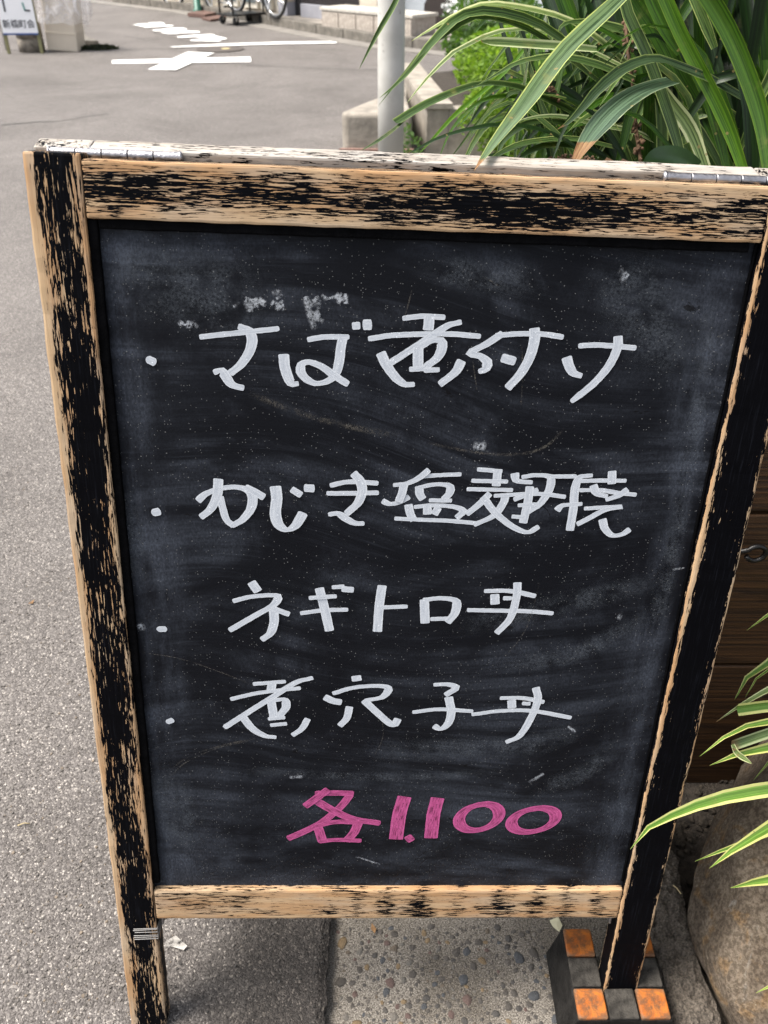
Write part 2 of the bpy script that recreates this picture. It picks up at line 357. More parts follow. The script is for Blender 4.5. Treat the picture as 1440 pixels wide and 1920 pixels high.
def leaf_material(name, green, green2, edge_c, edge_at, brown, transl=.22, holes=False):
    t = NT(name); uv = t.co('UV'); u, v, _ = t.xyz(uv); o = t.co()
    rnd = t.n('ObjectInfo').outputs['Random']
    a = t.m('ABSOLUTE', t.m('SUBTRACT', u, .5))
    wob = t.m('MULTIPLY', t.m('SUBTRACT', t.noise(t.mp(uv, (3, 7, 1)), 2.0, 3, .6), .5), .10)
    nd = t.n('CombineXYZ'); t.set(nd.inputs[0], t.m('MULTIPLY_ADD', u, 17.0, t.m('MULTIPLY', rnd, 60.0))); t.set(nd.inputs[1], t.m('MULTIPLY', v, 2.0))
    st = t.noise(nd.outputs[0], 1.0, 3, .6)
    nd2 = t.n('CombineXYZ'); t.set(nd2.inputs[0], t.m('MULTIPLY_ADD', u, 9.0, t.m('MULTIPLY', rnd, 90.0))); t.set(nd2.inputs[1], t.m('MULTIPLY', v, .8))
    st2 = t.noise(nd2.outputs[0], 1.0, 2, .5)
    g = t.mix(t.ss(st, .40, .60), green, green2)
    g = t.mix(t.m('MULTIPLY', t.ss(st2, .45, .62), .55), g, tuple(min(1, c * 1.75) for c in green2))
    g = t.mix(t.m('MULTIPLY', t.ss(t.noise(o, 34.0, 4, .6), .5, .75), .35), g, tuple(c * 1.3 for c in green2))
    ed = t.ss(t.m('ADD', a, wob), edge_at, edge_at + .05)
    col = t.mix(ed, g, edge_c)
    if brown:
        bt = t.ss(t.m('ADD', v, t.m('MULTIPLY', t.m('SUBTRACT', st, .5), .05)), 1 - brown, 1 - brown + .02)
        col = t.mix(bt, col, t.mix(t.ss(st, .4, .6), (.14, .06, .025), (.36, .22, .11)))
    col = t.mix(1.0, col, t.ramp(rnd, [(0, (.62, .66, .60)), (.5, (1, 1, 1)), (1, (1.25, 1.2, 1.05))]), 'MULTIPLY')
    vs_ = t.vor(o, 130.0); rs_ = t.xyz(vs_.outputs['Color'])
    spot = t.m('MULTIPLY', t.m('LESS_THAN', vs_.outputs['Distance'], t.m('MULTIPLY', rs_[1], .30)), t.m('GREATER_THAN', rs_[0], .90))
    col = t.mix(t.m('MULTIPLY', spot, .7), col, (.30, .22, .09))
    col = t.mix(t.m('MULTIPLY', t.ss(t.noise(o, 22.0, 4, .65), .58, .72), .45), col, (.20, .20, .06))
    nm = t.bump(t.m('ADD', st, t.m('MULTIPLY', t.noise(o, 500.0, 2), .3)), .0008, .6)
    t.fin(col, .36, nm, 0, .42)
    tr = t.n('BsdfTranslucent'); t.set(tr.inputs['Color'], t.mix(1.0, col, (1.35, 1.45, .55), 'MULTIPLY'))
    mx = t.n('MixShader', _0=transl, _1=t.b.outputs[0], _2=tr.outputs[0])
    t.t.links.new(mx.outputs[0], t.out.inputs[0])
    return t.mat
LEAF_VAR = leaf_material('variegated_leaf', (.012, .032, .006), (.072, .122, .036), (.33, .40, .14), .415, 0)
LEAF_VAR_B = leaf_material('variegated_leaf_dry_tip', (.012, .034, .010), (.088, .138, .070), (.33, .40, .14), .415, .07)
LEAF_PALE = leaf_material('pale_leaf', (.045, .085, .025), (.165, .225, .085), (.52, .56, .33), .30, .02)
LEAF_STRIPED = leaf_material('striped_leaf_dry_tip', (.020, .045, .020), (.075, .120, .075), (.36, .42, .26), .45, .24)
LEAF_CREAM = leaf_material('cream_edged_leaf', (.070, .17, .018), (.15, .27, .05), (.66, .66, .25), .27, 0, .3)
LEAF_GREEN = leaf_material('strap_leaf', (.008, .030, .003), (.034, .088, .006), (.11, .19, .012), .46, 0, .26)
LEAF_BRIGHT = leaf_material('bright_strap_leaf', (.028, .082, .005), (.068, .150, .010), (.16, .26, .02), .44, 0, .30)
LEAF_DARK_SHADE = leaf_material('deep_green_shade_leaf', (.004, .012, .003), (.011, .030, .006), (.02, .05, .008), .46, 0, .2)  # dark green that also paints the clump's deep inner shade into the leaves
DRY = plain('dry_brown', (.11, .06, .03), .85, 0, .5, 60)

# ================================================================= THE GROUND
EDGE_X = -0.08
def road():
    bm = bmesh.new()
    ys = [-6.0, -1.0, .2]; y = .3
    while y < 1.4: ys.append(y); y += .005
    ys += [1.6, 3.0, 5.36]
    xs = [EDGE_X + (mnoise.noise((yy * 60, 0, 0)) * .0035 + mnoise.noise((yy * 210, 3, 0)) * .002 if .2 < yy < 1.5 else 0) for yy in ys]
    a = [bm.verts.new((-45, yy, 0)) for yy in ys]; m_ = [bm.verts.new((xx - .012, yy, 0)) for xx, yy in zip(xs, ys)]
    e = [bm.verts.new((xx, yy, -.006)) for xx, yy in zip(xs, ys)]; b = [bm.verts.new((xx - .002, yy, -.06)) for xx, yy in zip(xs, ys)]
    for i in range(len(ys) - 1):
        for p, q in ((a, m_), (m_, e), (e, b)):
            bm.faces.new((p[i], q[i], q[i + 1], p[i + 1]))
    c = [bm.verts.new(v) for v in ((-45, 90, 0), (45, 90, 0), (45, 5.36, 0))]
    bm.faces.new((a[-1], m_[-1], e[-1], c[2], c[1], c[0]))
    for f in bm.faces: f.normal_update()
    me = bpy.data.meshes.new('road'); bm.to_mesh(me); bm.free()
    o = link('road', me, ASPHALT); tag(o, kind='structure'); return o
ROAD = road()
gut = mesh('gutter', [(EDGE_X - .02, -6, -.025), (.402, -6, -.025), (.402, 5.35, -.025), (EDGE_X - .02, 5.35, -.025)], [(0, 1, 2, 3)], GUTTER)
tag(gut, kind='structure')
soil = mesh('soil', [(.38, -6, -.055), (45, -6, -.055), (45, 5.35, -.055), (.38, 5.35, -.055)], [(0, 1, 2, 3)], SOIL); tag(soil, kind='structure')

# ================================================================= CHALKBOARD SIGN
Wi = 0.58
k = Wi / 0.5
to_world = Matrix(((1, 0, 0), (0, -math.sin(PITCH), math.cos(PITCH)), (0, -math.cos(PITCH), -math.sin(PITCH))))
bu = to_world @ Vector((.49931195, .01053533, .02401214)); bd = to_world @ Vector((-.02607382, .60142565, .27280896)); bo = to_world @ Vector((-.21547061, -.21162292, .61563032))
U = bu.normalized(); D = (bd - U * bd.dot(U)).normalized(); UP = -D; AWAY = UP.cross(U).normalized()
Hi = bd.length * k
TL = CAM + bo * k
PW, TH = .046, .028                 # post width and thickness
RT, RB = .0465, .048
DROP = .0088                        # the bottom rail's front edge sits below the opening as traced                 # top and bottom rail heights
BRc = TL + D * Hi + U * Wi
LEG = (BRc.z + .024) / UP.z         # leg length below the opening, down to the gutter
base = TL + D * (Hi + LEG) + U * (Wi / 2)
ROT = Matrix((U, AWAY, UP)).transposed()
board = empty('chalkboard_sign', base, ROT.to_euler())
tag(board, 'folding chalkboard menu stand with flaking black wooden frame', 'chalkboard')
zi0, zi1 = LEG, LEG + Hi            # opening from zi0 to zi1 in board coordinates
ztop = zi1 + RT
M_POST_A = wear_material('flaking_post', 2, PW / 2, TH / 2, .13, (46, 560), 0, .58, .48, 2.0, .1, .10, False, .0032)
M_POST_B = wear_material('flaking_post_dark', 2, PW / 2, TH / 2, .42, (62, 560), 0, .85, .38, 12.0, 0, 0, False, .001)
M_TOP = wear_material('flaking_top_rail', 0, RT / 2, TH / 2, -.02, (48, 700), 0, .22, .30, 21.0, .1, .16)
M_BOT = wear_material('flaking_bottom_rail', 0, RB / 2, TH / 2, -.09, (50, 620), .20, .10, .42, 33.0, .05, .0)
M_BACK = wear_material('flaking_back_rail', 0, .03, TH / 2, -.16, (60, 520), 0, .2, .40, 41.0, .3, .0, True)
def board_part(name, c, s, mat, bevel=.0022, parent=board):
    bm = bmesh.new()
    box_bm(bm, (0, 0, 0), s, 0)
    # subdivide along the length and knock the edges about a little so that no arris is ruler straight
    ax = max(range(3), key=lambda i: s[i])
    es = [e for e in bm.edges if abs((e.verts[0].co - e.verts[1].co)[ax]) > s[ax] * .9]
    bmesh.ops.subdivide_edges(bm, edges=es, cuts=max(2, int(s[ax] / .012)), use_grid_fill=True)
    es = [e for e in bm.edges if len(e.link_faces) == 2 and e.calc_face_angle(0) > .5]
    bmesh.ops.bevel(bm, geom=es, offset=bevel, segments=2, profile=.6, affect='EDGES')
    for v in bm.verts:
        q = v.co + Vector(c) * 3
        edge = sum(1 for i in range(3) if i != ax and abs(abs(v.co[i]) - s[i] / 2) < bevel * 1.2)
        if edge >= 1:
            d = Vector([mnoise.noise(q * 40 + Vector((i * 9, 0, 0))) for i in range(3)]) * .0007 + Vector([mnoise.noise(q * 120 + Vector((i * 9, 5, 0))) for i in range(3)]) * .0004
            d[ax] = 0; v.co += d
    o = from_bm(name, bm, mat, parent); o.location = c
    return o
board_part('post', (-(Wi + PW) / 2, TH / 2, (ztop + .004) / 2), (PW, TH, ztop + .004), M_POST_A)
board_part('post', ((Wi + PW) / 2, TH / 2, ztop / 2), (PW, TH, ztop), M_POST_B)
board_part('top_rail', (0, TH / 2 + .001, zi1 + RT / 2), (Wi - .001, TH, RT), M_TOP)
board_part('bottom_rail', (0, TH / 2 + .0012, zi0 - DROP - RB / 2), (Wi - .001, TH, RB), M_BOT, .003)
REC = .0095
panel = mesh('panel', [(x, y, z) for x in (-Wi / 2, Wi / 2) for y in (0, .005) for z in (-Hi / 2 - DROP - .001, Hi / 2)],
             [(0, 1, 5, 4), (2, 6, 7, 3), (0, 2, 3, 1), (4, 5, 7, 6), (0, 4, 6, 2), (1, 3, 7, 5)], PANEL, board)
panel.location = (0, REC, zi0 + Hi / 2)
SHADE_BEAD = plain('black_shade_bead', (.0022, .0022, .0026), .75, 0, .4, 120, .0006, .03)  # black strips that also stand in for the frame's shadow on the panel
for nm_, c_, s_ in (('shade_bead', (-Wi / 2 + .0042, REC - .0030, zi0 + Hi / 2), (.0084, .0060, Hi - .001)), ('shade_bead', (Wi / 2 - .0017, REC - .0014, zi0 + Hi / 2), (.0034, .0028, Hi - .001)), ('shade_bead', (0, REC - .0030, zi1 - .0042), (Wi - .018, .0058, .0084))):
    board_part(nm_, c_, s_, SHADE_BEAD, .0016)
PC = base + U * 0 + AWAY * REC + UP * (zi0 + Hi / 2)
def to_panel(px, py):
    r = ray(px, py); t_ = (PC - CAM).dot(AWAY) / r.dot(AWAY); q = CAM + r * t_ - PC
    return Vector((q.dot(U), 0, q.dot(UP)))

# --- the back leaf of the stand, hinged at the top
BACK_LEAN = R(18.5)
hinge_z = ztop - .002
back = Matrix.Rotation(BACK_LEAN, 4, 'X')
def back_part(name, c, s, mat):
    o = board_part(name, (0, 0, 0), s, mat)
    o.matrix_local = Matrix.Translation((0, TH + .003, hinge_z)) @ back @ Matrix.Translation(c)
    return o
BL = ztop + .0
M_BACKPOST = wear_material('flaking_back_post', 2, PW / 2, .015, -.15, (70, 420), 0, .6, .4, 61.0, .3, .1, True)
for sx in (-1, 1):
    back_part('back_post', (sx * (Wi + PW) / 2, .011, -BL / 2 + .009), (PW, .022, BL), M_BACKPOST)
back_part('back_rail', (0, .012, -.0232 + .009), (Wi - .001, .022, RT), M_BACK)
back_part('back_rail', (0, .012, -(ztop - zi0) - RB / 2), (Wi - .001, .022, RB), M_BACK)
back_part('back_panel', (0, .011, -(ztop - zi0) / 2 - .02), (Wi - .001, .006, ztop - zi0 - .06), plain('black_board_back', (.02, .02, .022), .6))
# --- hinges
def hinge(x0, x1):
    bm = bmesh.new(); n = 5; L = (x1 - x0) / n
    for i in range(n):
        a = x0 + i * L + .0004; b = x0 + (i + 1) * L - .0004
        tube_bm(bm, [(a, 0, 0), (a + .0004, 0, 0), (b - .0004, 0, 0), (b, 0, 0)], [.0040, .0043, .0043, .0040], 24)
    h = from_bm('hinge', bm, STEEL, board); h.location = (0, TH + .001, hinge_z + .0048)
    bm = bmesh.new(); box_bm(bm, ((x0 + x1) / 2, .004, .0), ((x1 - x0), .006, .0012), .0004, 1)
    pl = from_bm('hinge_plate', bm, STEEL, h); pl.rotation_euler = (BACK_LEAN, 0, 0); pl.location = (0, .003, .0036)
    for sg, xe in ((1, x1), (-1, x0)):
        bm = bmesh.new(); tube_bm(bm, [(xe - sg * .0005, 0, 0), (xe + sg * .0012, 0, 0), (xe + sg * .0026, 0, 0)], [.0048, .0048, .0026], 16)
        from_bm('hinge_pin', bm, STEEL, h, True)
hinge(-.322, -.214); hinge(.205, .316)
# --- folding stay of flat steel on the inside of each leg, and wire bound round one leg
for sx in (-1, 1):
    x = sx * (Wi / 2 - .006)
    bm = bmesh.new(); box_bm(bm, (x, TH + .05, zi0 - RB - .02), (.0025, .14, .014), .0005, 1)
    tube_bm(bm, [(x - sx * .004, TH * .6, zi0 - RB - .02), (x + sx * .006, TH * .6, zi0 - RB - .02)], .005, 12)
    from_bm('stay', bm, STEEL, board)
bm = bmesh.new(); zc = zi0 - RB - .030
for i in range(6):
    z = zc - .010 + i * .0036 + random.uniform(-.001, .001); w, t_ = PW / 2 + .0012, TH / 2 + .0012; cx, cy = -(Wi + PW) / 2, TH / 2
    j = [random.uniform(-.0016, .0016) for _ in range(4)]
    tube_bm(bm, [(cx - .004 + j[0], cy - t_, z + j[0]), (cx + w, cy - t_, z + j[1]), (cx + w, cy + t_, z + j[2]), (cx - .004, cy + t_, z + j[3])], .0006, 5)
from_bm('wire_binding', bm, plain('grey_wire', (.26, .25, .24), .6, .3), board)

# --- handwriting: every stroke is a swept chisel-nib ribbon of paint on the panel
ZC = [0]
def ribbon(pts, a, b, n=None, tilt=R(6), jitter=.00016, cap=.5, norm=False, taper=(1, 1)):
    """pts: panel coordinates (x,0,z). Returns verts, faces, uvs of a flat ribbon drawn with a nib of half extents a (across) and b (up)."""
    length = sum((pts[i + 1] - pts[i]).length for i in range(len(pts) - 1))
    n = n or max(6, int(length / .0028))
    c = catmull(pts, n)
    nu, nv = Vector((math.cos(tilt), 0, math.sin(tilt))), Vector((-math.sin(tilt), 0, math.cos(tilt)))
    V, Fc, UVs = [], [], []
    ZC[0] += 1; z0 = .00022 + (ZC[0] % 40) * .000022
    T = [(c[min(i + 1, n)] - c[max(i - 1, 0)]).normalized() for i in range(n + 1)]
    rows = []
    def ext(t): return math.sqrt((a * t.dot(nu)) ** 2 + (b * t.dot(nv)) ** 2)
    c0 = c[0] - T[0] * ext(T[0]) * cap; c1 = c[-1] + T[-1] * ext(T[-1]) * cap
    seq = [(c0, T[0], .52), (c0 + (c[0] - c0) * .12, T[0], .78), (c0 + (c[0] - c0) * .45, T[0], .96)] + [(p, t, 1.0) for p, t in zip(c, T)] + [(c1 + (c[-1] - c1) * .45, T[-1], .96), (c1 + (c[-1] - c1) * .12, T[-1], .78), (c1, T[-1], .52)]
    for i, (p, t, s) in enumerate(seq):
        nn = Vector((-t.z, 0, t.x))
        hw = math.sqrt((a * nn.dot(nu)) ** 2 + (b * nn.dot(nv)) ** 2) * s
        q_ = i / (len(seq) - 1)
        hw *= min(1.0, taper[0] + q_ * 3.0) * min(1.0, taper[1] + (1 - q_) * 3.0)
        y = -(z0 + i * .0000022)
        for sgn in (1, .4, -.4, -1):
            j = random.uniform(-jitter, jitter) if abs(sgn) == 1 else 0
            q = p + nn * (hw * sgn + j); V.append((q.x, y, q.z)); UVs.append((q_ if norm else i * .05, (sgn + 1) / 2))
    for i in range(len(seq) - 1):
        for s in range(3):
            Fc.append((i * 4 + s, i * 4 + s + 1, i * 4 + s + 5, i * 4 + s + 4))
    return V, Fc, UVs
def strokes(name, lst, tf, mat, a, b, label=None, **kw):
    V, F, UVs = [], [], []
    for s in lst:
        aa, bb = a, b
        if isinstance(s, dict):
            kw = dict(kw, taper=s.get('t', (.92, .80)))
            aa, bb, s = a * s.get('a', 1), b * s.get('b', 1), s['p']
        else: kw = dict(kw, taper=(.92, .78))
        v, f, u = ribbon([to_panel(*tf(p)) for p in s], aa, bb, **kw)
        o = len(V); V += v; UVs += u; F += [tuple(i + o for i in q) for q in f]
    ob = mesh(name, V, F, mat, panel, False, UVs)
    return ob
def TF(ox, oy, sc): return lambda p: (ox + p[0] / sc, oy + p[1] / sc)
NA, NB = .0049, .0024
gA, gB, gC, gD, gE, gF = TF(350, 570, 4.114), TF(680, 570, 2.667), TF(350, 860, 3.892), TF(700, 860, 2.8235), TF(280, 1060, 1.7143), TF(500, 1440, 2.3226)
ID = lambda p: p
chars = [
 (gA, [[(118, 252), (300, 232), (500, 212), (695, 190)], [(415, 178), (478, 205), (505, 275), (482, 370), (420, 465), (345, 527)], [(225, 522), (270, 512), (305, 565), (352, 622), (425, 645)]]),
 (gA, [[(748, 395), (757, 480), (780, 560), (812, 615), (845, 615)], [(950, 272), (1040, 256), (1150, 252), (1235, 254)],
       {'p': [(1205, 260), (1190, 330), (1178, 430), (1152, 530), (1090, 592), (1000, 612), (925, 578), (880, 520), (890, 462), (950, 447), (1050, 487), (1130, 545), (1235, 612)], 'a': .92},
       {'p': [(1290, 168), (1325, 165)], 'b': 1.4, 'a': .7}, {'p': [(1372, 160), (1415, 158)], 'b': 2.0, 'a': .7, 't': (.5, .5)}]),
 (gB, [[(212, 70), (300, 60), (400, 66)], [(333, 65), (328, 125)], [(40, 172), (150, 156), (300, 150), (450, 150), (578, 160)], [(482, 92), (420, 110), (330, 170), (230, 235), (145, 290)],
       [(92, 248), (122, 310), (170, 372), (210, 400), (248, 402)], [(277, 220), (277, 312)], [(300, 205), (340, 183), (388, 182), (396, 220), (372, 268), (320, 310)], [(245, 325), (300, 322)], [(318, 330), (372, 328)],
       [(492, 288), (462, 340), (392, 396)]]),
 (gB, [[(690, 152), (620, 198), (540, 243), (590, 262), (622, 290), (612, 325), (590, 334)], [(675, 156), (780, 148), (900, 150), (992, 163)], [(858, 125), (858, 180), (835, 265), (790, 345), (728, 415)], {'p': [(705, 270), (752, 284)], 'b': 1.7}]),
 (gB, [[(1020, 270), (1032, 310), (1055, 345), (1085, 356)], [(1090, 208), (1160, 204), (1260, 209), (1355, 218)], {'p': [(1276, 165), (1272, 220), (1230, 308), (1150, 400), (1048, 482)], 'a': .9, 't': (1, .45)}]),
 (ID, [{'p': [(277, 673), (290, 679)], 'b': 1.7, 'a': .6, 't': (.1, .25)}]),
 (gC, [[(90, 298), (140, 255), (240, 218), (350, 204), (440, 225), (480, 275), (470, 360), (410, 440), (340, 482)], {'p': [(335, 482), (290, 440), (262, 350), (245, 280)], 'a': .75}, [(232, 152), (222, 270), (175, 365), (112, 418)], {'p': [(440, 212), (490, 236), (555, 274)], 'b': 1.3}]),
 (gC, [{'p': [(648, 205), (658, 290), (648, 400), (672, 478), (732, 516), (790, 488), (830, 430), (846, 400)], 'a': 1.15}, {'p': [(775, 226), (828, 258)], 'b': 1.3, 'a': .85}, {'p': [(868, 212), (922, 214)], 'b': 1.7, 'a': .7, 't': (.5, .5)}]),
 (gC, [[(1062, 190), (1150, 170), (1240, 166), (1382, 176)], [(1038, 250), (1200, 250), (1385, 246)], [(1222, 110), (1262, 155), (1282, 230), (1250, 318), (1172, 392)], [(1050, 402), (1105, 398), (1170, 440), (1230, 468), (1280, 470)]]),
 (gD, [[(288, 62), (240, 100), (180, 128), (115, 137)], [(162, 135), (152, 180), (135, 222)], [(55, 226), (92, 240), (150, 224), (182, 204)], [(245, 95), (330, 88), (455, 82)], [(243, 150), (245, 185), (260, 210)],
       [(245, 152), (320, 136), (398, 142), (405, 178), (375, 212)], [(305, 220), (405, 221)], [(186, 246), (195, 290), (212, 322)], [(225, 254), (320, 246), (425, 254), (475, 276), (445, 308)], [(285, 250), (286, 290)], [(342, 262), (325, 290)], [(122, 316), (250, 322), (400, 328), (538, 340)]]),
 (gD, [[(560, 56), (672, 66)], [(658, 65), (650, 140)], [(530, 116), (702, 120)], [(505, 160), (728, 165)], [(612, 188), (560, 240), (500, 288)], [(698, 195), (688, 232), (640, 298), (540, 346)], [(582, 205), (650, 290), (740, 360), (815, 388), (868, 362)],
       [(748, 80), (760, 115), (832, 124)], [(795, 95), (860, 86), (935, 98), (930, 165), (880, 238), (815, 282)], [(648, 195), (800, 186), (900, 186), (1008, 200)], [(752, 213), (862, 165)], [(828, 150), (815, 240), (792, 335)], [(775, 245), (868, 240)], [(742, 305), (798, 309)]]),
 (gD, [[(952, 93), (1065, 92)], [(1150, 88), (1092, 98), (1066, 160), (1058, 260), (1040, 375)], [(975, 268), (1002, 246), (1095, 238)], [(1125, 262), (1220, 256), (1315, 252), (1225, 270), (1150, 308), (1085, 342)], [(1105, 116), (1200, 114), (1328, 115)], [(1263, 68), (1261, 128)],
       [(1100, 165), (1200, 165), (1300, 180), (1382, 188)], [(1165, 142), (1182, 182), (1230, 196)], [(1338, 165), (1300, 192), (1238, 213)], [(1212, 322), (1226, 370), (1265, 404), (1315, 398), (1350, 376)]]),
 (ID, [{'p': [(287, 961), (299, 958)], 'b': 1.7, 'a': .6, 't': (.1, .25)}]),
 (gE, [{'p': [(330, 55), (348, 80)], 'a': 1.05}, [(275, 112), (330, 99), (408, 96), (400, 125), (340, 160), (262, 205)], [(400, 142), (401, 180), (390, 215), (365, 235)], [(400, 138), (445, 154)]]),
 (gE, [[(520, 103), (595, 98)], [(492, 153), (560, 144), (632, 142)], [(547, 75), (561, 130), (579, 208)], {'p': [(594, 70), (620, 68)], 'b': 1.0}, {'p': [(625, 76), (650, 78)], 'b': 1.4}]),
 (gE, [[(748, 67), (739, 130), (733, 210)], [(745, 135), (823, 132)]]),
 (gE, [[(884, 112), (886, 183)], [(886, 110), (940, 105), (985, 115), (982, 152), (960, 180)], [(910, 172), (970, 170)]]),
 (gE, [[(1083, 82), (1160, 82), (1236, 97)], [(1110, 95), (1111, 122)], [(1144, 105), (1158, 105)], [(1028, 143), (1130, 145), (1220, 147), (1292, 153)], {'p': [(1183, 57), (1180, 100), (1160, 168), (1118, 215)], 'a': .88}]),
 (ID, [{'p': [(297, 1179), (310, 1179)], 'b': 1.4, 'a': .8, 't': (.1, .25)}]),
 (gE, [[(340, 380), (432, 373)], [(394, 380), (391, 402)], [(267, 428), (340, 411), (420, 400), (480, 394)], [(520, 362), (470, 376), (400, 420), (320, 470), (245, 518)], [(296, 480), (330, 522), (370, 546), (402, 551)], [(392, 436), (400, 484)], [(405, 432), (434, 431), (439, 455), (418, 482)], [(388, 492), (430, 488)], [(395, 512), (436, 508)], {'p': [(508, 494), (490, 524), (463, 543)], 'a': .85}]),
 (gE, [{'p': [(665, 356), (667, 368)], 'a': 1.1}, {'p': [(568, 424), (590, 434), (612, 438)], 'b': 1.6}, [(595, 409), (660, 391), (740, 386), (768, 396), (748, 422), (698, 432)], [(692, 434), (730, 470), (782, 512), (798, 494)], {'p': [(643, 455), (634, 490), (614, 512)], 'a': .9}]),
 (gE, [[(920, 382), (960, 381), (985, 392), (955, 413)], [(962, 424), (970, 470), (960, 506), (937, 524), (918, 516)], [(852, 470), (930, 461), (1034, 467)]]),
 (gE, [[(1133, 425), (1200, 425), (1263, 437)], [(1164, 434), (1165, 455)], [(1204, 442), (1218, 443)], [(1042, 477), (1130, 466), (1230, 466), (1350, 487)], {'p': [(1242, 393), (1248, 430), (1226, 488), (1190, 545), (1150, 565)], 'a': .9}]),
 (ID, [{'p': [(314, 1353), (324, 1349)], 'b': 1.4, 'a': .6, 't': (.1, .25)}]),
]
for tf, lst in chars:
    k_ = .88 if tf is gD else 1.0        # the crowded characters were written with a lighter hand
    strokes('written_character', lst, tf, WHITE_INK, NA * k_, NB * k_)
PA, PB = .0082, .0050
strokes('written_character', [{'p': [(262, 95), (225, 122), (172, 160)], 'a': .8}, {'p': [(222, 110), (300, 108), (368, 110)], 'b': .9}, {'p': [(362, 118), (318, 172), (240, 236), (165, 275), (98, 304)], 'a': .75}, {'p': [(215, 142), (300, 190), (380, 222), (485, 238)], 'b': .9},
        {'p': [(222, 252), (242, 315)], 'a': .9}, {'p': [(222, 250), (300, 234), (395, 236)], 'b': .75}, {'p': [(398, 240), (380, 280), (352, 312)], 'a': .9}, {'p': [(238, 318), (300, 312), (402, 315)], 'b': .7}], gF, PINK_INK, PA * .78, PB * .85)
strokes('written_character', [{'p': [(600, 125), (577, 205), (563, 308)], 'a': 1.12}, ], gF, PINK_INK, PA * .92, PB, cap=.12)
strokes('written_character', [{'p': [(616, 309), (628, 303)], 'a': .8, 'b': 1.0}], gF, PINK_INK, PA, PB)
strokes('written_character', [{'p': [(744, 130), (726, 205), (715, 303)], 'a': 1.08}], gF, PINK_INK, PA * .92, PB, cap=.12)
def zero(cx, cy, rx, ry, sk):
    return [(cx + rx * math.cos(q) - sk * math.sin(q) * 24, cy + ry * math.sin(q)) for q in [math.pi * (1.4 - 2 * i / 13 * 1.02) for i in range(14)]]
strokes('written_character', [{'p': zero(925, 213, 84, 57, 1), 'a': .92, 'b': .74}], gF, PINK_INK, PA, PB, tilt=R(18))
strokes('written_character', [{'p': zero(1162, 225, 92, 52, 1.2), 'a': .92, 'b': .74}], gF, PINK_INK, PA, PB, tilt=R(18))
# --- scratches and half-erased chalk
for lst, w in (([(470, 738), (545, 768), (640, 796), (752, 818)], 3.0), ([(803, 830), (880, 846), (960, 852), (1020, 838), (1064, 797)], 1.5), ([(312, 1448), (355, 1418), (420, 1396), (480, 1384)], .9), ([(318, 1456), (350, 1428), (408, 1402), (470, 1388)], .8),
               ([(886, 676), (894, 730)], .6), ([(978, 650), (980, 700), (977, 758)], .7), ([(905, 518), (938, 537)], .5), ([(772, 545), (752, 620)], .5), ([(262, 1222), (340, 1235), (420, 1262), (475, 1284)], .5), ([(1345, 632), (1360, 624)], .7), ([(715, 1340), (718, 1380), (700, 1420)], .5), ([(1012, 1090), (985, 1180), (930, 1250)], .45)):
    strokes('scratch', [lst], ID, DUST_TAN, .0014 * w, .0014 * w, norm=True)
rd = random.Random(4); crumbs = []
for cx, cy, ex, ey, nn_ in ((485, 562, 46, 14, 15), (522, 572, 8, 24, 8), (585, 566, 12, 12, 8), (590, 592, 8, 24, 6), (632, 560, 24, 8, 7), (358, 603, 20, 8, 5), (1160, 520, 20, 20, 4)):
    for _ in range(nn_):
        x_, y_ = cx + rd.gauss(0, .5) * ex, cy + rd.gauss(0, .5) * ey; q_ = rd.uniform(0, 3.14); l_ = rd.uniform(2, 7)
        crumbs.append(([(x_ - math.cos(q_) * l_, y_ - math.sin(q_) * l_), (x_ + math.cos(q_) * l_, y_ + math.sin(q_) * l_)], rd.uniform(1.0, 2.6)))
for lst, w in crumbs + list((([(892, 836), (906, 836)], 4.2), ([(1262, 1067), (1281, 1064)], 1.2), ([(992, 1466), (1018, 1450)], 2.0), ([(545, 1457), (565, 1456)], 2.2), ([(668, 1606), (712, 1620)], 1.2), ([(262, 1172), (268, 1178)], 3.5), ([(1160, 1160), (1166, 1148)], 2.0), ([(1066, 1362), (1078, 1372)], 1.6), ([(575, 558), (580, 590), (590, 615)], 2.5), ([(608, 560), (640, 556)], 1.5))):
    strokes('chalk_dab', [lst], ID, DUST_WHITE, .0016 * w, .0013 * w, jitter=.0006, norm=True)

for lst, w in (([(440, 1446), (560, 1450), (700, 1456), (840, 1454), (960, 1440)], 7), ([(700, 1410), (860, 1404), (1000, 1395), (1120, 1350)], 16), ([(840, 1180), (980, 1150), (1150, 1110), (1250, 1080)], 14), ([(930, 1250), (1080, 1225), (1220, 1150)], 12),
               ([(1180, 470), (1195, 560), (1250, 640), (1300, 660)], 34), ([(230, 450), (300, 520), (420, 560), (500, 570)], 40), ([(260, 1440), (330, 1520), (330, 1600)], 30), ([(1010, 1480), (1090, 1450), (1150, 1400)], 14), ([(800, 500), (920, 520), (1010, 530)], 16), ([(210, 900), (240, 1000), (250, 1100)], 16), ([(1330, 560), (1310, 760), (1280, 900)], 8), ([(1290, 900), (1255, 1060), (1225, 1200)], 9)):
    strokes('chalk_smear', [lst], ID, DUST_SMEAR, .0014 * w, .0012 * w, norm=True, jitter=.001)

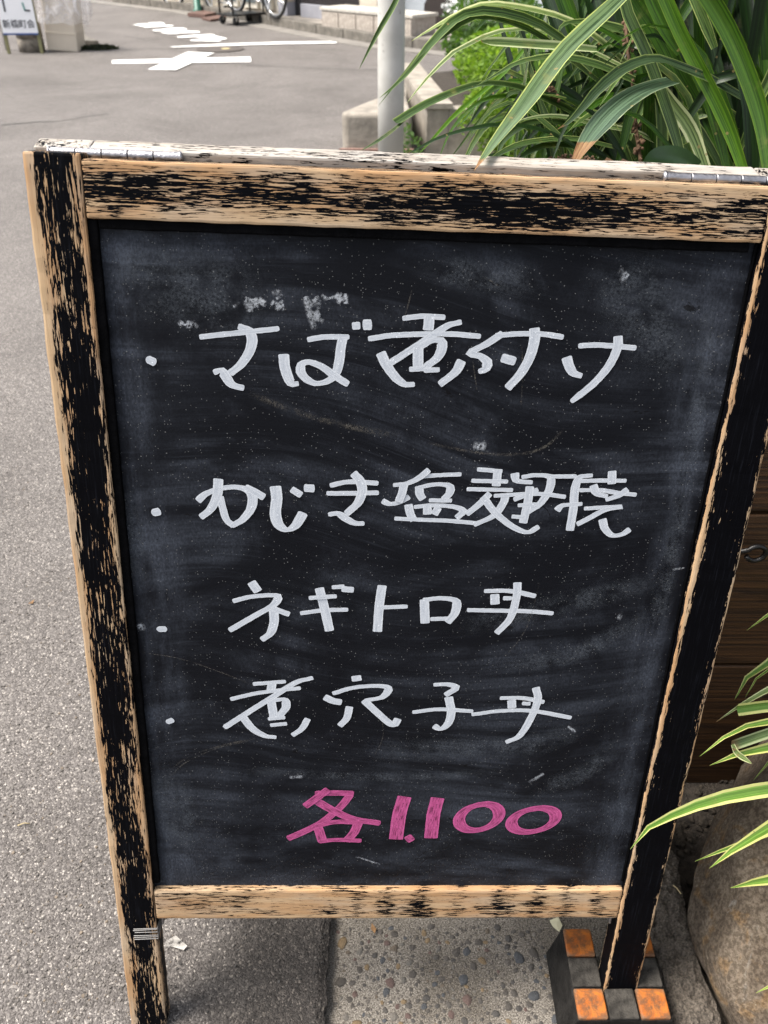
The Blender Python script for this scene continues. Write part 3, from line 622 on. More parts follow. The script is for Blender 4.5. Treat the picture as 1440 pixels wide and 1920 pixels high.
# ================================================================= RUBBER FOOT BLOCK under the leg
def foot_block():
    fz = -.025; top = .044
    A, B, C_ = gp(1054, 1740, top), gp(1084, 1912, top), gp(1262, 1912, top)
    ax = (C_ - B).normalized(); ay = (A - B); ay.z = 0
    wid, dep = (C_ - B).length, ay.length
    ay.normalize(); ay = Vector((-ax.y, ax.x, 0))
    rt = empty('rubber_foot_block', B.lerp(C_, .5) * 1.0, None); rt.location.z = fz
    rt.rotation_euler = (0, 0, math.atan2(ax.y, ax.x))
    tag(rt, 'U-shaped black rubber foot block with orange corner pads round the chalkboard leg', 'foot block')
    rub = plain('worn_black_rubber', (.013, .012, .011), .75, 0, .6, 45, .0022, .15)
    t = NT('worn_orange_pad'); o = t.co(); x, y, z = t.xyz(o)
    rr = t.m('SQRT', t.m('ADD', t.m('MULTIPLY', x, x), t.m('MULTIPLY', y, y)))
    wear = t.m('MULTIPLY', t.m('SUBTRACT', 1.0, t.ss(rr, .007, .0165)), t.ss(t.noise(o, 210.0, 5, .7), .42, .60))
    corner = t.ss(t.m('ADD', rr, t.m('MULTIPLY', t.noise(o, 120.0, 3), .006)), .0225, .0275)
    col = t.mix(t.m('MULTIPLY', wear, .65), t.mix(t.ss(t.noise(o, 60.0, 4), .35, .7), (.34, .090, .010), (.44, .135, .018)), (.075, .043, .024))
    col = t.mix(t.m('MULTIPLY', corner, .7), col, (.11, .085, .055))
    oi = t.n('ObjectInfo').outputs['Random']
    col = t.mix(t.m('MULTIPLY', t.ss(t.noise(t.mp(o, (1, 1, 1), (0, 0, 0)), 45.0, 5, .7, 1.0), .40, .62), .75), col, (.075, .045, .025))
    pad = t.fin(col, .6, t.bump(t.noise(o, 300.0, 4), .0008, .7), 0, .4)
    gp_ = plain('dusty_grey_pad', (.042, .038, .033), .85, 0, .7, 80, .0018, .2)
    t3 = dep / 3 * 1.0; c = wid / 3; hgt = top - fz
    bm = bmesh.new()
    for cx, cy, sx, sy in ((-c, dep / 2, c * 1.0, dep), (c, dep / 2, c * 1.0, dep)):
        box_bm(bm, (cx, cy, hgt / 2 - .002), (sx, sy, hgt - .004), .003)
    box_bm(bm, (0, t3 / 2 - .001, hgt / 2 - .0025), (c + .006, t3 - .004, hgt - .005), .003)
    for v in bm.verts:
        v.co += Vector((mnoise.noise(v.co * 40), mnoise.noise(v.co * 40 + Vector((7, 0, 0))), 0)) * .0012
        if v.co.x < -c * 1.3: v.co.x -= (1 - v.co.z / hgt) * .016
        if v.co.x > c * 1.3: v.co.x += (1 - v.co.z / hgt) * .010
    from_bm('block_body', bm, rub, rt)
    for ix in (-1, 0, 1):
        for iy in (0, 1, 2):
            if ix == 0 and iy > 0: continue
            orange = ix != 0 and iy != 1
            bm = bmesh.new(); box_bm(bm, (0, 0, 0), (c - .0022, t3 - .0022, .006), .0028, 3)
            for v in bm.verts: v.co += Vector([mnoise.noise(Vector((v.co.x * 60 + ix * 3 + k9 * 7, v.co.y * 60 + iy * 5, 0))) * .0016 for k9 in range(3)])
            p = from_bm('orange_pad' if orange else 'grey_pad', bm, pad if orange else gp_, rt)
            p.location = (ix * c, (iy + .5) * t3, hgt - .0025)
    return rt
foot_block()

# ================================================================= GUTTER PEBBLES (embedded stones)
def pebble_meshes():
    out = []
    for k_ in range(10):
        bm = bmesh.new(); bmesh.ops.create_icosphere(bm, subdivisions=2, radius=1.0)
        rnd = random.Random(k_); off = Vector((k_ * 7.3, 0, 0))
        sx, sy = rnd.uniform(.8, 1.25), rnd.uniform(.55, .95)
        for v in bm.verts:
            n_ = 1 + mnoise.noise(v.co * 1.3 + off) * .45
            v.co = Vector((v.co.x * sx * n_, v.co.y * sy * n_, v.co.z * .45 * n_))
        me = bpy.data.meshes.new('pebble'); bm.to_mesh(me); bm.free()
        me.polygons.foreach_set('use_smooth', [True] * len(me.polygons)); out.append(me)
    return out
PEB = pebble_meshes()
cols = [(0.078, 0.068, 0.058), (0.111, 0.096, 0.082), (0.065, 0.068, 0.073), (0.124, 0.098, 0.072), (0.163, 0.146, 0.125), (0.111, 0.072, 0.061), (0.195, 0.137, 0.075), (0.088, 0.078, 0.068), (0.068, 0.062, 0.056), (0.137, 0.125, 0.108)]
PEBM = [plain('pebble_stone', c_, .6, 0, .3, 200, .001) for c_ in cols]
for me, m_ in zip(PEB, PEBM): me.materials.append(m_)
rp = random.Random(5); placed = []
def put_pebbles(n, x0, x1, y0, y1, smin, smax, stuff=False):
    tries = 0; items = []
    while len(items) < n and tries < n * 30:
        tries += 1
        x, y = rp.uniform(x0, x1), rp.uniform(y0, y1); s = smin + (smax - smin) * rp.random() ** 2.2
        if any((x - a) ** 2 + (y - b) ** 2 < ((s + c_) * .95) ** 2 for a, b, c_ in placed): continue
        placed.append((x, y, s)); items.append((x, y, s))
    return items
for x, y, s in put_pebbles(299, EDGE_X + .012, .235, .54, .69, .0030, .0092):
    o = link('pebble', PEB[rp.choice((0, 0, 1, 1, 2, 2, 3, 4, 5, 6, 7, 7, 7, 8, 8, 8, 9))], None, gut)
    o.location = (x, y, -.0250 - s * .16); o.scale = (s, s, s); o.rotation_euler = (rp.uniform(-.2, .2), rp.uniform(-.2, .2), rp.uniform(0, 6.28))
bm = bmesh.new()
placed = []
for x, y, s in put_pebbles(700, EDGE_X + .012, .385, -.6, .45, .003, .011) + put_pebbles(700, EDGE_X + .012, .385, .81, 2.2, .003, .011):
    tmp = bmesh.new(); tmp.from_mesh(PEB[rp.randrange(10)]); bmesh.ops.transform(tmp, matrix=Matrix.Translation((x, y, -.0258)) @ Matrix.Rotation(rp.uniform(0, 6), 4, 'Z') @ Matrix.Scale(s, 4), verts=tmp.verts)
    mp_ = {}
    for v in tmp.verts: mp_[v] = bm.verts.new(v.co)
    for f in tmp.faces: bm.faces.new([mp_[v] for v in f.verts])
    tmp.free()
placed = []
tiny = bmesh.new(); bmesh.ops.create_icosphere(tiny, subdivisions=1, radius=1.0)
tv = [v.co.copy() for v in tiny.verts]; tf_ = [[v.index for v in f.verts] for f in tiny.faces]; tiny.free()
for x, y, s in put_pebbles(1500, EDGE_X + .008, .38, .48, .76, .0012, .0032):
    q_ = rp.uniform(0, 6.3); el_ = rp.uniform(.6, 1.0)
    nv = [bm.verts.new((x + s * (c_.x * math.cos(q_) - c_.y * el_ * math.sin(q_)), y + s * (c_.x * math.sin(q_) + c_.y * el_ * math.cos(q_)), -.0252 + s * c_.z * .45)) for c_ in tv]
    for f in tf_: bm.faces.new([nv[i] for i in f])
pg = from_bm('gravel', bm, PEBM[1], gut, True); tag(pg, kind='stuff')

# coarse chippings standing proud in the near asphalt
def chippings():
    rc = random.Random(11); V, F, mi = [], [], []
    def one(x, y, s, z):
        n_ = rc.randint(5, 7); a0 = rc.uniform(0, 6.3); el = rc.uniform(.55, 1.0); ra = rc.uniform(0, 3.14)
        o = len(V); top = []
        tx, ty = rc.uniform(-.35, .35), rc.uniform(-.35, .35)
        for ring, (sc, hz) in enumerate(((1.0, -.4), (.72, .45))):
            for i in range(n_):
                q = a0 + i * 2 * math.pi / n_; r_ = s * sc * rc.uniform(.75, 1.1)
                dx, dy = math.cos(q) * r_, math.sin(q) * r_ * el
                xx, yy = dx * math.cos(ra) - dy * math.sin(ra), dx * math.sin(ra) + dy * math.cos(ra)
                V.append((x + xx, y + yy, z + s * hz + (xx * tx + yy * ty if ring else 0)))
        F.append(tuple(o + n_ + i for i in range(n_))); mi_ = rc.choice((0, 0, 0, 0, 1, 1, 1, 1, 2, 2, 2, 3, 4)) if rc.random() > .006 else 5
        if x > -.30: mi_ = rc.choice((0, 6, 6, 6))
        mi.append(mi_)
        for i in range(n_):
            F.append((o + i, o + (i + 1) % n_, o + n_ + (i + 1) % n_, o + n_ + i)); mi.append(mi_)
    N = 0
    while N < 26000:
        y = .36 + 2.2 * rc.random() ** 1.9; x = rc.uniform(-.12 - .62 * (y + .35), EDGE_X - .006)
        if x > -.33 and rc.random() < .75: continue
        s = rc.uniform(.0008, .0018) if rc.random() < .86 else rc.uniform(.0018, .0036)
        one(x, y, s, .0002 + s * .05); N += 1
    me = bpy.data.meshes.new('chippings'); me.from_pydata(V, [], F)
    for c_ in ((.082, .073, .064), (.112, .100, .089), (.145, .130, .116), (.185, .167, .148), (.17, .135, .10), (.38, .355, .32), (.034, .031, .028)):
        me.materials.append(plain('chipping_stone', c_, .75, 0, .2, 300))
    me.polygons.foreach_set('material_index', mi)
    o = link('chippings', me, None, ROAD); tag(o, kind='stuff')
chippings()

# ================================================================= RIGHT HAND SIDE: kerb edge, boulder, planter box, plants
def rough_kerb():
    bm = bmesh.new(); P = [(.384, -.03), (.388, -.010), (.394, .004), (.408, .008), (.424, .007), (.440, .006), (.452, -.002), (.457, -.03), (.458, -.075)]
    nx, ny = 40, 300; grid = []
    for j in range(ny + 1):
        y = -.2 + j * .0045; row = []
        for i in range(nx + 1):
            u = i / nx * (len(P) - 1); k_ = min(int(u), len(P) - 2); f_ = u - k_
            p = Vector((P[k_][0] * (1 - f_) + P[k_ + 1][0] * f_, y, P[k_][1] * (1 - f_) + P[k_ + 1][1] * f_))
            pit = max(0, mnoise.noise(p * 95 + Vector((2, 2, 2))) - .05) * -.016 + max(0, mnoise.noise(p * 210)) * -.007 + mnoise.noise(p * 30) * .005
            p.x += mnoise.noise(Vector((y * 7, 4, 0))) * .012 + mnoise.noise(p * 130 + Vector((3, 3, 3))) * .004; p.z += pit
            row.append(bm.verts.new(p))
        grid.append(row)
    for j in range(ny):
        for i in range(nx): bm.faces.new((grid[j][i], grid[j][i + 1], grid[j + 1][i + 1], grid[j + 1][i]))
    o = from_bm('kerb', bm, plain('pitted_kerb_stone', (.15, .125, .10), .95, 0, .8, 320, .004), None, False); tag(o, kind='structure')
rough_kerb()
def clods():
    rc = random.Random(3); V, F = [], []
    for i in range(420):
        x, y = rc.uniform(.45, .70), rc.uniform(.3, .99); r_ = rc.uniform(.003, .010); o = len(V)
        V += [v * r_ * (1 + mnoise.noise(v * 1.5 + Vector((i, 0, 0))) * .5) + Vector((x, y, -.055 + r_ * .4)) for v in tv]
        F += [tuple(o + j for j in f) for f in tf_]
    o = mesh('soil_clods', V, F, plain('brown_soil', (.05, .04, .03), .95, 0, .6, 90, .002), soil); tag(o, kind='stuff')
clods()
def boulder():
    bm = bmesh.new(); bmesh.ops.create_icosphere(bm, subdivisions=6, radius=1.0)
    for v in bm.verts:
        d = v.co.copy()
        q = d * (1 + mnoise.noise(d * 1.1 + Vector((3, 1, 8))) * .20 + mnoise.noise(d * 2.7) * .06 + mnoise.noise(d * 7) * .018 + mnoise.noise(d * 18) * .008)
        for pl, k_ in ((Vector((-.75, -.45, .5)), .78), (Vector((-.2, -.85, .45)), .80), (Vector((.1, .1, 1)), .80)):
            pl = pl.normalized(); e = q.dot(pl)
            if e > k_: q -= pl * (e - k_) * .8
        v.co = Vector((q.x * .25, q.y * .33, q.z * .25))
    o = from_bm('boulder', bm, ROCK, None, True); o.location = (.710, .625, .058); o.rotation_euler = (0, R(10), R(-12))
    tag(o, 'large brown rounded boulder beside the chalkboard leg', 'boulder')
boulder()
def planter():
    rt = empty('planter_box', (.95, .97, -.055)); tag(rt, 'tall dark brown plank planter box behind the chalkboard', 'planter')
    x0, x1, y0, y1 = .33, 1.9, .97, 1.52
    for i, (a, b) in enumerate(((-.055, .236), (.242, .530), (.536, .815))):
        box('plank', ((x0 + x1) / 2 - .95, .012, (a + b) / 2 + .055), (x1 - x0, .024 - i * .0008, b - a), TIMBER, rt, .003, center=True)
        box('plank', ((x0 + x1) / 2 - .95, y1 - .97 - .012, (a + b) / 2 + .055), (x1 - x0, .024, b - a), TIMBER, rt, .003, center=True)
        sp = TIMBER_Y if False else TIMBER
        for xx in (x0 + .012, x1 - .012):
            p = box('plank', (xx - .95, (y1 - y0) / 2, (a + b) / 2 + .055), (y1 - y0 - .05, .022, b - a), TIMBER, rt, .003, center=True); p.rotation_euler = (0, 0, R(90))
    box('cap_board', ((x0 + x1) / 2 - .95, .014, .828 + .055), (x1 - x0 + .02, .05, .022), TIMBER, rt, .003, center=True)
    mesh('planter_soil', [(x0 - .95 + .03, .03, .82), (x1 - .95 - .03, .03, .82), (x1 - .95 - .03, .51, .82), (x0 - .95 + .03, .51, .82)], [(0, 1, 2, 3)], SOIL, rt)
    # iron screw eye in the middle plank
    c = on_y(1417, 1037, .955); c = c - Vector((.95, .97, -.055))
    pts = [c + Vector((-.034, .010, .000)), c + Vector((-.024, .002, .001)), c + Vector((-.016, 0, .004))]
    pts += [c + Vector((math.cos(q) * .0135, -.001, math.sin(q) * .0125)) for q in [R(150) - i * R(18) for i in range(18)]]
    tube('screw_eye', pts, .0036, IRON, rt, 12)
planter()
TW = empty('timber_wall', (1.4, 1.72, -.055)); tag(TW, 'dark upright timber boards behind the strap-leaved plant', 'wall')
for i in range(13):
    box('board', (-.98 + i * .152, 0, 1.15), (.148, .03, 2.3), TIMBER_V, TW, .003, center=True)
for i in range(5):  # unseen eave on brackets, added to keep sky light off the plants
    box('shade_board', (-.07, -.10 - i * .145, 1.62 - i * .03), (2.1, .142, .02), TIMBER, TW, .003, center=True)
for xx in (-.9, -.2, .5):
    box('shade_bracket', (xx, -.36, 1.54), (.05, .68, .05), TIMBER_V, TW, .004, center=True)

# --- leaves
def leaf(parent, pts, wpx=None, w=None, mat=LEAF_VAR, n=14, nref=(0, -.45, .85), fold=.42, tip='point', base_w=.65, name='leaf', d=None, twist=0.0, tipk=2.6):
    """pts: 3D points base to tip; w full width in metres"""
    c = catmull(pts, n); V, F, UVs = [], [], []
    nr = Vector(nref).normalized()
    for i, p in enumerate(c):
        s = i / n; t_ = (c[min(i + 1, n)] - c[max(i - 1, 0)]).normalized()
        a = t_.cross(nr)
        if a.length < 1e-3: a = Vector((1, 0, 0))
        a.normalize(); nn = a.cross(t_).normalized()
        if twist:
            rt_ = Matrix.Rotation(twist * s, 3, t_); a = rt_ @ a; nn = rt_ @ nn
        if tip == 'point': prof = (base_w + (1 - base_w) * min(1, s * 3)) * min(1.0, ((1 - s) * tipk)) ** .75
        elif tip == 'blunt': prof = (base_w + (1 - base_w) * min(1, s * 3)) * min(1.0, ((1 - s) * 9 + .1)) ** .5
        else: prof = (base_w + (1 - base_w) * min(1, s * 3))
        hw = w / 2 * max(prof, .015)
        for u, dz in ((0, 0), (.25, -.6), (.5, -1.0), (.75, -.6), (1, 0)):
            q = p + a * hw * (u * 2 - 1) + nn * dz * fold * hw
            V.append(q); UVs.append((u, s))
    for i in range(n):
        for u in range(4): F.append((i * 5 + u, i * 5 + u + 1, i * 5 + u + 6, i * 5 + u + 5))
    o = mesh(name, [v - parent.location for v in V], F, mat, parent, True, UVs)
    return o
def pleaf(parent, lst, d0, d1, wpx, mat, root=None, **kw):
    """a leaf through picture points; axial depth runs from d0 (base) to d1 (tip)"""
    m_ = len(lst) - 1
    pts = [at(p[0], p[1], d0 + (d1 - d0) * i / m_) for i, p in enumerate(lst)]
    if root:                        # let the blade rise from the crown of the plant before it arches over
        b_ = Vector(root) + Vector((random.uniform(-.02, .02), random.uniform(-.02, .02), 0)); f_ = pts[0]
        pts = [b_, b_ * .8 + f_ * .2 + Vector((0, 0, .10)), b_ * .4 + f_ * .6 + Vector((0, 0, .11))] + pts; kw['n'] = kw.get('n', 14) + 8; kw['base_w'] = .4; kw['tipk'] = 5.5; wpx *= 1.08
    return leaf(parent, pts, w=wpx * .9 * (d0 + d1) / 2 / FPX, mat=mat, **kw)
VP = empty('variegated_plant', (.42, 1.2, .765)); tag(VP, 'striped cream-edged arching plant leaning over the top of the chalkboard', 'plant')
SP = empty('strap_leaf_plant', (.62, 1.26, .765)); tag(SP, 'deep green upright strap-leaved plant above the chalkboard hinge', 'plant')
up_n = (-.25, -.55, .8); face_n = (-.35, -.85, .35)
V = VP
pleaf(V, [(1215, -70), (1165, -8), (1062, 90), (987, 190), (930, 262), (889, 320)], 1.00, .700, 43, LEAF_VAR_B, nref=(-.3, -.75, .6), fold=.3)
pleaf(V, [(1190, 130), (1110, 62), (1050, 30), (975, 12), (915, 6), (865, 22), (815, 50), (770, 78)], 1.15, 1.0, 21, LEAF_PALE, nref=up_n)
pleaf(V, [(1110, 130), (1047, 68), (1001, 40), (950, 24), (900, 19), (862, 30), (835, 52), (800, 90), (770, 130), (735, 165), (711, 184)], 1.08, .92, 21, LEAF_VAR, nref=face_n)
pleaf(V, [(1120, 150), (1041, 87), (1000, 58), (950, 38), (910, 31), (880, 35), (834, 64), (795, 93), (756, 140), (709, 199)], 1.10, .93, 13, LEAF_VAR, nref=face_n)
pleaf(V, [(1180, 130), (1100, 90), (1053, 68), (1013, 58), (973, 54), (926, 60), (888, 78), (853, 95), (814, 132), (785, 165), (760, 197)], 1.12, .96, 15, LEAF_PALE, nref=up_n)
pleaf(V, [(1120, 92), (1060, 86), (1000, 82), (940, 78), (903, 77)], 1.04, .98, 21, LEAF_PALE, nref=(-.1, -.8, .6), tip='blunt')
pleaf(V, [(1365, 335), (1310, 240), (1270, 195), (1220, 165), (1175, 143), (1120, 120), (1060, 106), (1020, 106), (970, 117), (930, 140), (893, 161)], 1.12, .94, 25, LEAF_VAR, nref=up_n, n=20)
pleaf(V, [(1160, 270), (1081, 213), (1031, 187), (981, 165), (940, 156), (900, 156), (855, 170), (795, 196), (744, 227)], 1.15, .92, 20, LEAF_VAR, nref=(-.3, -.7, .6), tip='cut')
pleaf(V, [(760, 224), (735, 245), (705, 266), (676, 283)], .925, .91, 8, LEAF_VAR, nref=(-.3, -.7, .6))
pleaf(V, [(1000, 70), (960, 120), (935, 145), (900, 175), (853, 215), (810, 262), (781, 293)], 1.2, 1.05, 11, LEAF_BRIGHT, nref=face_n)
pleaf(V, [(1060, 230), (1010, 195), (965, 180), (920, 183), (890, 197), (863, 222), (840, 255), (822, 300)], 1.2, 1.0, 10, LEAF_BRIGHT, nref=face_n)
pleaf(V, [(1150, 330), (1081, 276), (1031, 248), (981, 236), (930, 233), (890, 240), (853, 248), (805, 266), (756, 295)], 1.05, .85, 17, LEAF_DARK_SHADE, nref=up_n)
pleaf(V, [(1390, 180), (1327, 144), (1276, 124), (1244, 110), (1209, 111), (1164, 131), (1120, 169), (1090, 205), (1065, 230), (1044, 243)], 1.05, .84, 29, LEAF_VAR_B, nref=(-.3, -.7, .65))
pleaf(V, [(1262, 150), (1225, 160), (1190, 175), (1150, 205), (1115, 245), (1090, 282), (1072, 315)], 1.0, .82, 58, LEAF_STRIPED, nref=(-.45, -.7, .55), fold=.15)
pleaf(V, [(1270, 290), (1200, 250), (1121, 232), (1061, 219), (1021, 217), (981, 224), (960, 231)], 1.12, 1.0, 17, LEAF_PALE, nref=up_n)
pleaf(V, [(1150, 275), (1081, 260), (1021, 262), (975, 270), (930, 292), (902, 320)], 1.08, .92, 22, LEAF_VAR, nref=up_n)
pleaf(V, [(1200, 330), (1160, 262), (1110, 215), (1060, 185), (1010, 176)], 1.2, 1.06, 22, LEAF_VAR, nref=up_n)
pleaf(V, [(1130, 300), (1080, 240), (1030, 226), (985, 232), (945, 262), (930, 300)], 1.16, 1.02, 24, LEAF_VAR, nref=up_n)
pleaf(V, [(1180, 340), (1120, 285), (1050, 270), (1000, 280), (960, 310)], 1.1, .95, 26, LEAF_DARK_SHADE, nref=up_n)
pleaf(V, [(1290, 335), (1253, 211), (1215, 107), (1176, 22), (1166, -30)], 1.02, .98, 24, LEAF_VAR, nref=(-.5, -.8, .2), tip='cut')
pleaf(V, [(1330, 335), (1295, 245), (1262, 198), (1238, 160), (1215, 142)], 1.06, 1.02, 30, LEAF_PALE, nref=(-.4, -.8, .4))
pleaf(V, [(1030, 330), (1020, 250), (1000, 160), (1010, 60), (1050, -30)], 1.25, 1.2, 20, LEAF_GREEN, nref=(-.3, -.9, .2), tip='cut')
pleaf(V, [(940, 330), (960, 250), (990, 150), (1020, 60)], 1.3, 1.25, 13, LEAF_BRIGHT, nref=(-.3, -.9, .2))
pleaf(V, [(1150, 240), (1120, 150), (1080, 60), (1050, -20)], 1.18, 1.12, 32, LEAF_GREEN, nref=(-.3, -.9, .2), tip='cut')
pleaf(V, [(890, 60), (915, 30), (950, -10)], 1.05, 1.1, 9, LEAF_BRIGHT, nref=face_n)
pleaf(V, [(790, -80), (757, -30), (737, 12), (708, 62), (673, 130)], .90, .86, 11, LEAF_VAR, nref=(.3, -.85, .35))
pleaf(V, [(1010, 330), (960, 300), (930, 290), (905, 305), (885, 330)], 1.05, .95, 20, LEAF_DARK_SHADE, nref=up_n)
pleaf(V, [(1290, 120), (1240, 90), (1190, 62), (1130, 45), (1090, 40), (1058, 44), (1046, 62)], 1.16, 1.08, 28, LEAF_VAR, nref=up_n)
pleaf(V, [(1240, 110), (1180, 92), (1120, 96), (1060, 97), (1000, 100)], 1.15, 1.08, 15, LEAF_DARK_SHADE, nref=up_n)
S = SP
BROAD = plain('broad_leaf_green', (.035, .085, .018), .4, 0, .3, 30)
sn = (-.65, -.75, .1)
pleaf(S, [(1402, 345), (1371, 255), (1340, 185), (1300, 110), (1270, 50), (1240, -20)], 1.05, 1.0, 30, LEAF_BRIGHT, nref=sn, tip='cut')
pleaf(S, [(1444, 335), (1427, 222), (1398, 133), (1364, 55), (1329, -5), (1300, -50)], 1.00, .96, 38, LEAF_BRIGHT, nref=sn, tip='cut')
pleaf(S, [(1368, 335), (1331, 200), (1304, 133), (1275, 67), (1244, 0), (1225, -40)], 1.08, 1.04, 22, LEAF_GREEN, nref=sn, tip='cut')
pleaf(S, [(1376, 340), (1320, 222), (1275, 144), (1235, 67), (1191, 0), (1165, -40)], 1.13, 1.08, 38, LEAF_GREEN, nref=sn, tip='cut')
pleaf(S, [(1470, 250), (1440, 185), (1400, 105), (1365, 45), (1320, -20)], 1.10, 1.06, 22, LEAF_GREEN, nref=sn, tip='cut')
pleaf(S, [(1402, 340), (1365, 222), (1340, 150), (1312, 95), (1290, 60)], 1.10, 1.08, 24, LEAF_GREEN, nref=sn)
pleaf(S, [(1345, 345), (1318, 250), (1290, 170), (1255, 80), (1215, -20)], 1.18, 1.14, 36, LEAF_GREEN, nref=sn, tip='cut')
pleaf(S, [(1432, 345), (1425, 230), (1420, 110), (1405, -20)], 1.16, 1.14, 44, LEAF_DARK_SHADE, nref=(-.2, -1, 0), tip='cut')
pleaf(S, [(1462, 345), (1450, 200), (1440, 80), (1432, -30)], 1.12, 1.10, 40, LEAF_GREEN, nref=(-.2, -1, 0), tip='cut')
pleaf(S, [(1388, 345), (1392, 230), (1384, 110), (1360, -20)], 1.22, 1.2, 40, LEAF_DARK_SHADE, nref=(-.2, -1, 0), tip='cut')
pleaf(S, [(1300, 345), (1290, 230), (1265, 120), (1230, 30), (1205, -30)], 1.25, 1.2, 34, LEAF_DARK_SHADE, nref=sn, tip='cut')
pleaf(S, [(1275, 100), (1250, 60), (1225, 10), (1210, -30)], 1.06, 1.04, 26, LEAF_GREEN, nref=sn, tip='cut')
pleaf(S, [(1310, 130), (1275, 80), (1232, 20), (1200, -30)], 1.09, 1.05, 18, LEAF_BRIGHT, nref=sn, tip='cut')
pleaf(S, [(1340, 90), (1320, 40), (1295, -20)], 1.04, 1.02, 22, LEAF_VAR, nref=sn, tip='cut')
pleaf(S, [(1310, 320), (1285, 306), (1255, 300), (1225, 306), (1205, 322)], 1.02, .97, 62, BROAD, nref=(-.2, -.8, .5), name='broad_leaf')
rl = random.Random(21)
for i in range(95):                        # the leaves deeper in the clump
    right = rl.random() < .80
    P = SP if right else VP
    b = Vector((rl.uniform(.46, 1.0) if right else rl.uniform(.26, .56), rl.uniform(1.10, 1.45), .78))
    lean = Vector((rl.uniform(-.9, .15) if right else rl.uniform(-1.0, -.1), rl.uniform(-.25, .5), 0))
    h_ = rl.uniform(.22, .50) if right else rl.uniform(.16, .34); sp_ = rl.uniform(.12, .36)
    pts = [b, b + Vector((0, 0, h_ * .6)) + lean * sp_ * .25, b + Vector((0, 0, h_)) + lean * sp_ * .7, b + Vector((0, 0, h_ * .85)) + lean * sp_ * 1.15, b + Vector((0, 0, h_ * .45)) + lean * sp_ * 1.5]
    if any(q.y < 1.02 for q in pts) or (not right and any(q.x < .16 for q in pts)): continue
    leaf(P, pts, w=rl.uniform(.012, .026), mat=rl.choice((LEAF_DARK_SHADE, LEAF_DARK_SHADE, LEAF_GREEN, LEAF_GREEN) if right else (LEAF_VAR, LEAF_DARK_SHADE, LEAF_GREEN, LEAF_VAR)), n=10, nref=(-.4, -.8, .4))
for i in range(70):                        # inner leaves with the shade put into their colour, rising steeply behind
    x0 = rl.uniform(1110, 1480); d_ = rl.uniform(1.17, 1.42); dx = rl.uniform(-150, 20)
    pleaf(SP, [(x0, 350), (x0 + dx * .2, 240), (x0 + dx * .55, 110), (x0 + dx, -40)], d_, d_ - .03, rl.uniform(18, 36), LEAF_DARK_SHADE, nref=(rl.uniform(-.7, .3), -.8, .1), tip='cut', n=9)
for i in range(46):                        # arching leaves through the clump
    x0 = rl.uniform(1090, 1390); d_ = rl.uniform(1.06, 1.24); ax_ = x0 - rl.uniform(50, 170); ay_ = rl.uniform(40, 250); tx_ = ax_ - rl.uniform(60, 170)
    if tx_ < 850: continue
    pleaf(VP, [(x0, 350), (x0 - (x0 - ax_) * .35, ay_ + 70), (ax_, ay_), ((ax_ + tx_) / 2, ay_ + rl.uniform(2, 16)), (tx_, ay_ + rl.uniform(30, 110))], d_, d_ - rl.uniform(.04, .12), rl.uniform(10, 20), rl.choice((LEAF_VAR, LEAF_VAR, LEAF_DARK_SHADE, LEAF_DARK_SHADE, LEAF_DARK_SHADE, LEAF_GREEN)), nref=(rl.uniform(-.5, 0), -.6, .7), n=11)
for i in range(26):                        # thin young blades at the street side of the clump
    x0 = rl.uniform(960, 1130); d_ = rl.uniform(1.12, 1.35); dx = rl.uniform(-110, 60); y1 = rl.uniform(-30, 160)
    pleaf(VP, [(x0, 345), (x0 + dx * .15, 270), (x0 + dx * .5, (345 + y1) / 2 - 20), (x0 + dx, y1)], d_, d_ - .04, rl.uniform(7, 16), rl.choice((LEAF_GREEN, LEAF_BRIGHT, LEAF_VAR, LEAF_DARK_SHADE)), nref=(rl.uniform(-.7, .3), -.8, .2), n=9)
# dry flower stalks with seed husks
def stalk(px, d):
    bm = bmesh.new(); pts = catmull([at(p[0], p[1], d) for p in px], 14); tube_bm(bm, pts, .0022, 6)
    for i in range(46):
        p = pts[rl.randrange(2, 15)] + Vector((rl.uniform(-1, 1), rl.uniform(-1, 1), rl.uniform(-1, 1))) * .006
        r_ = bmesh.ops.create_icosphere(bm, subdivisions=1, radius=rl.uniform(.0015, .003))
        for v in r_['verts']: v.co = v.co * rl.uniform(.7, 1.3) + p
    bmesh.ops.translate(bm, vec=-VP.location, verts=bm.verts)
    from_bm('flower_stalk', bm, DRY, VP)
stalk([(1190, 180), (1178, 100), (1172, 40), (1165, -20)], 1.06); stalk([(1150, 250), (1120, 170), (1090, 90), (1060, 0), (1045, -20)], 1.2); stalk([(1045, 185), (1032, 172), (1022, 158)], 1.1); stalk([(1205, 330), (1195, 260), (1190, 215)], 1.08); stalk([(1010, 305), (1060, 300), (1110, 306)], 1.02)
for p in ((1165, 320), (1195, 322), (1080, 316), (1130, 322)):
    c = at(p[0], p[1], 1.03); leaf(VP, [c + Vector((-.02, .01, .01)), c, c + Vector((.02, .01, -.005))], w=.018, mat=DRY, n=6, name='dry_leaf')

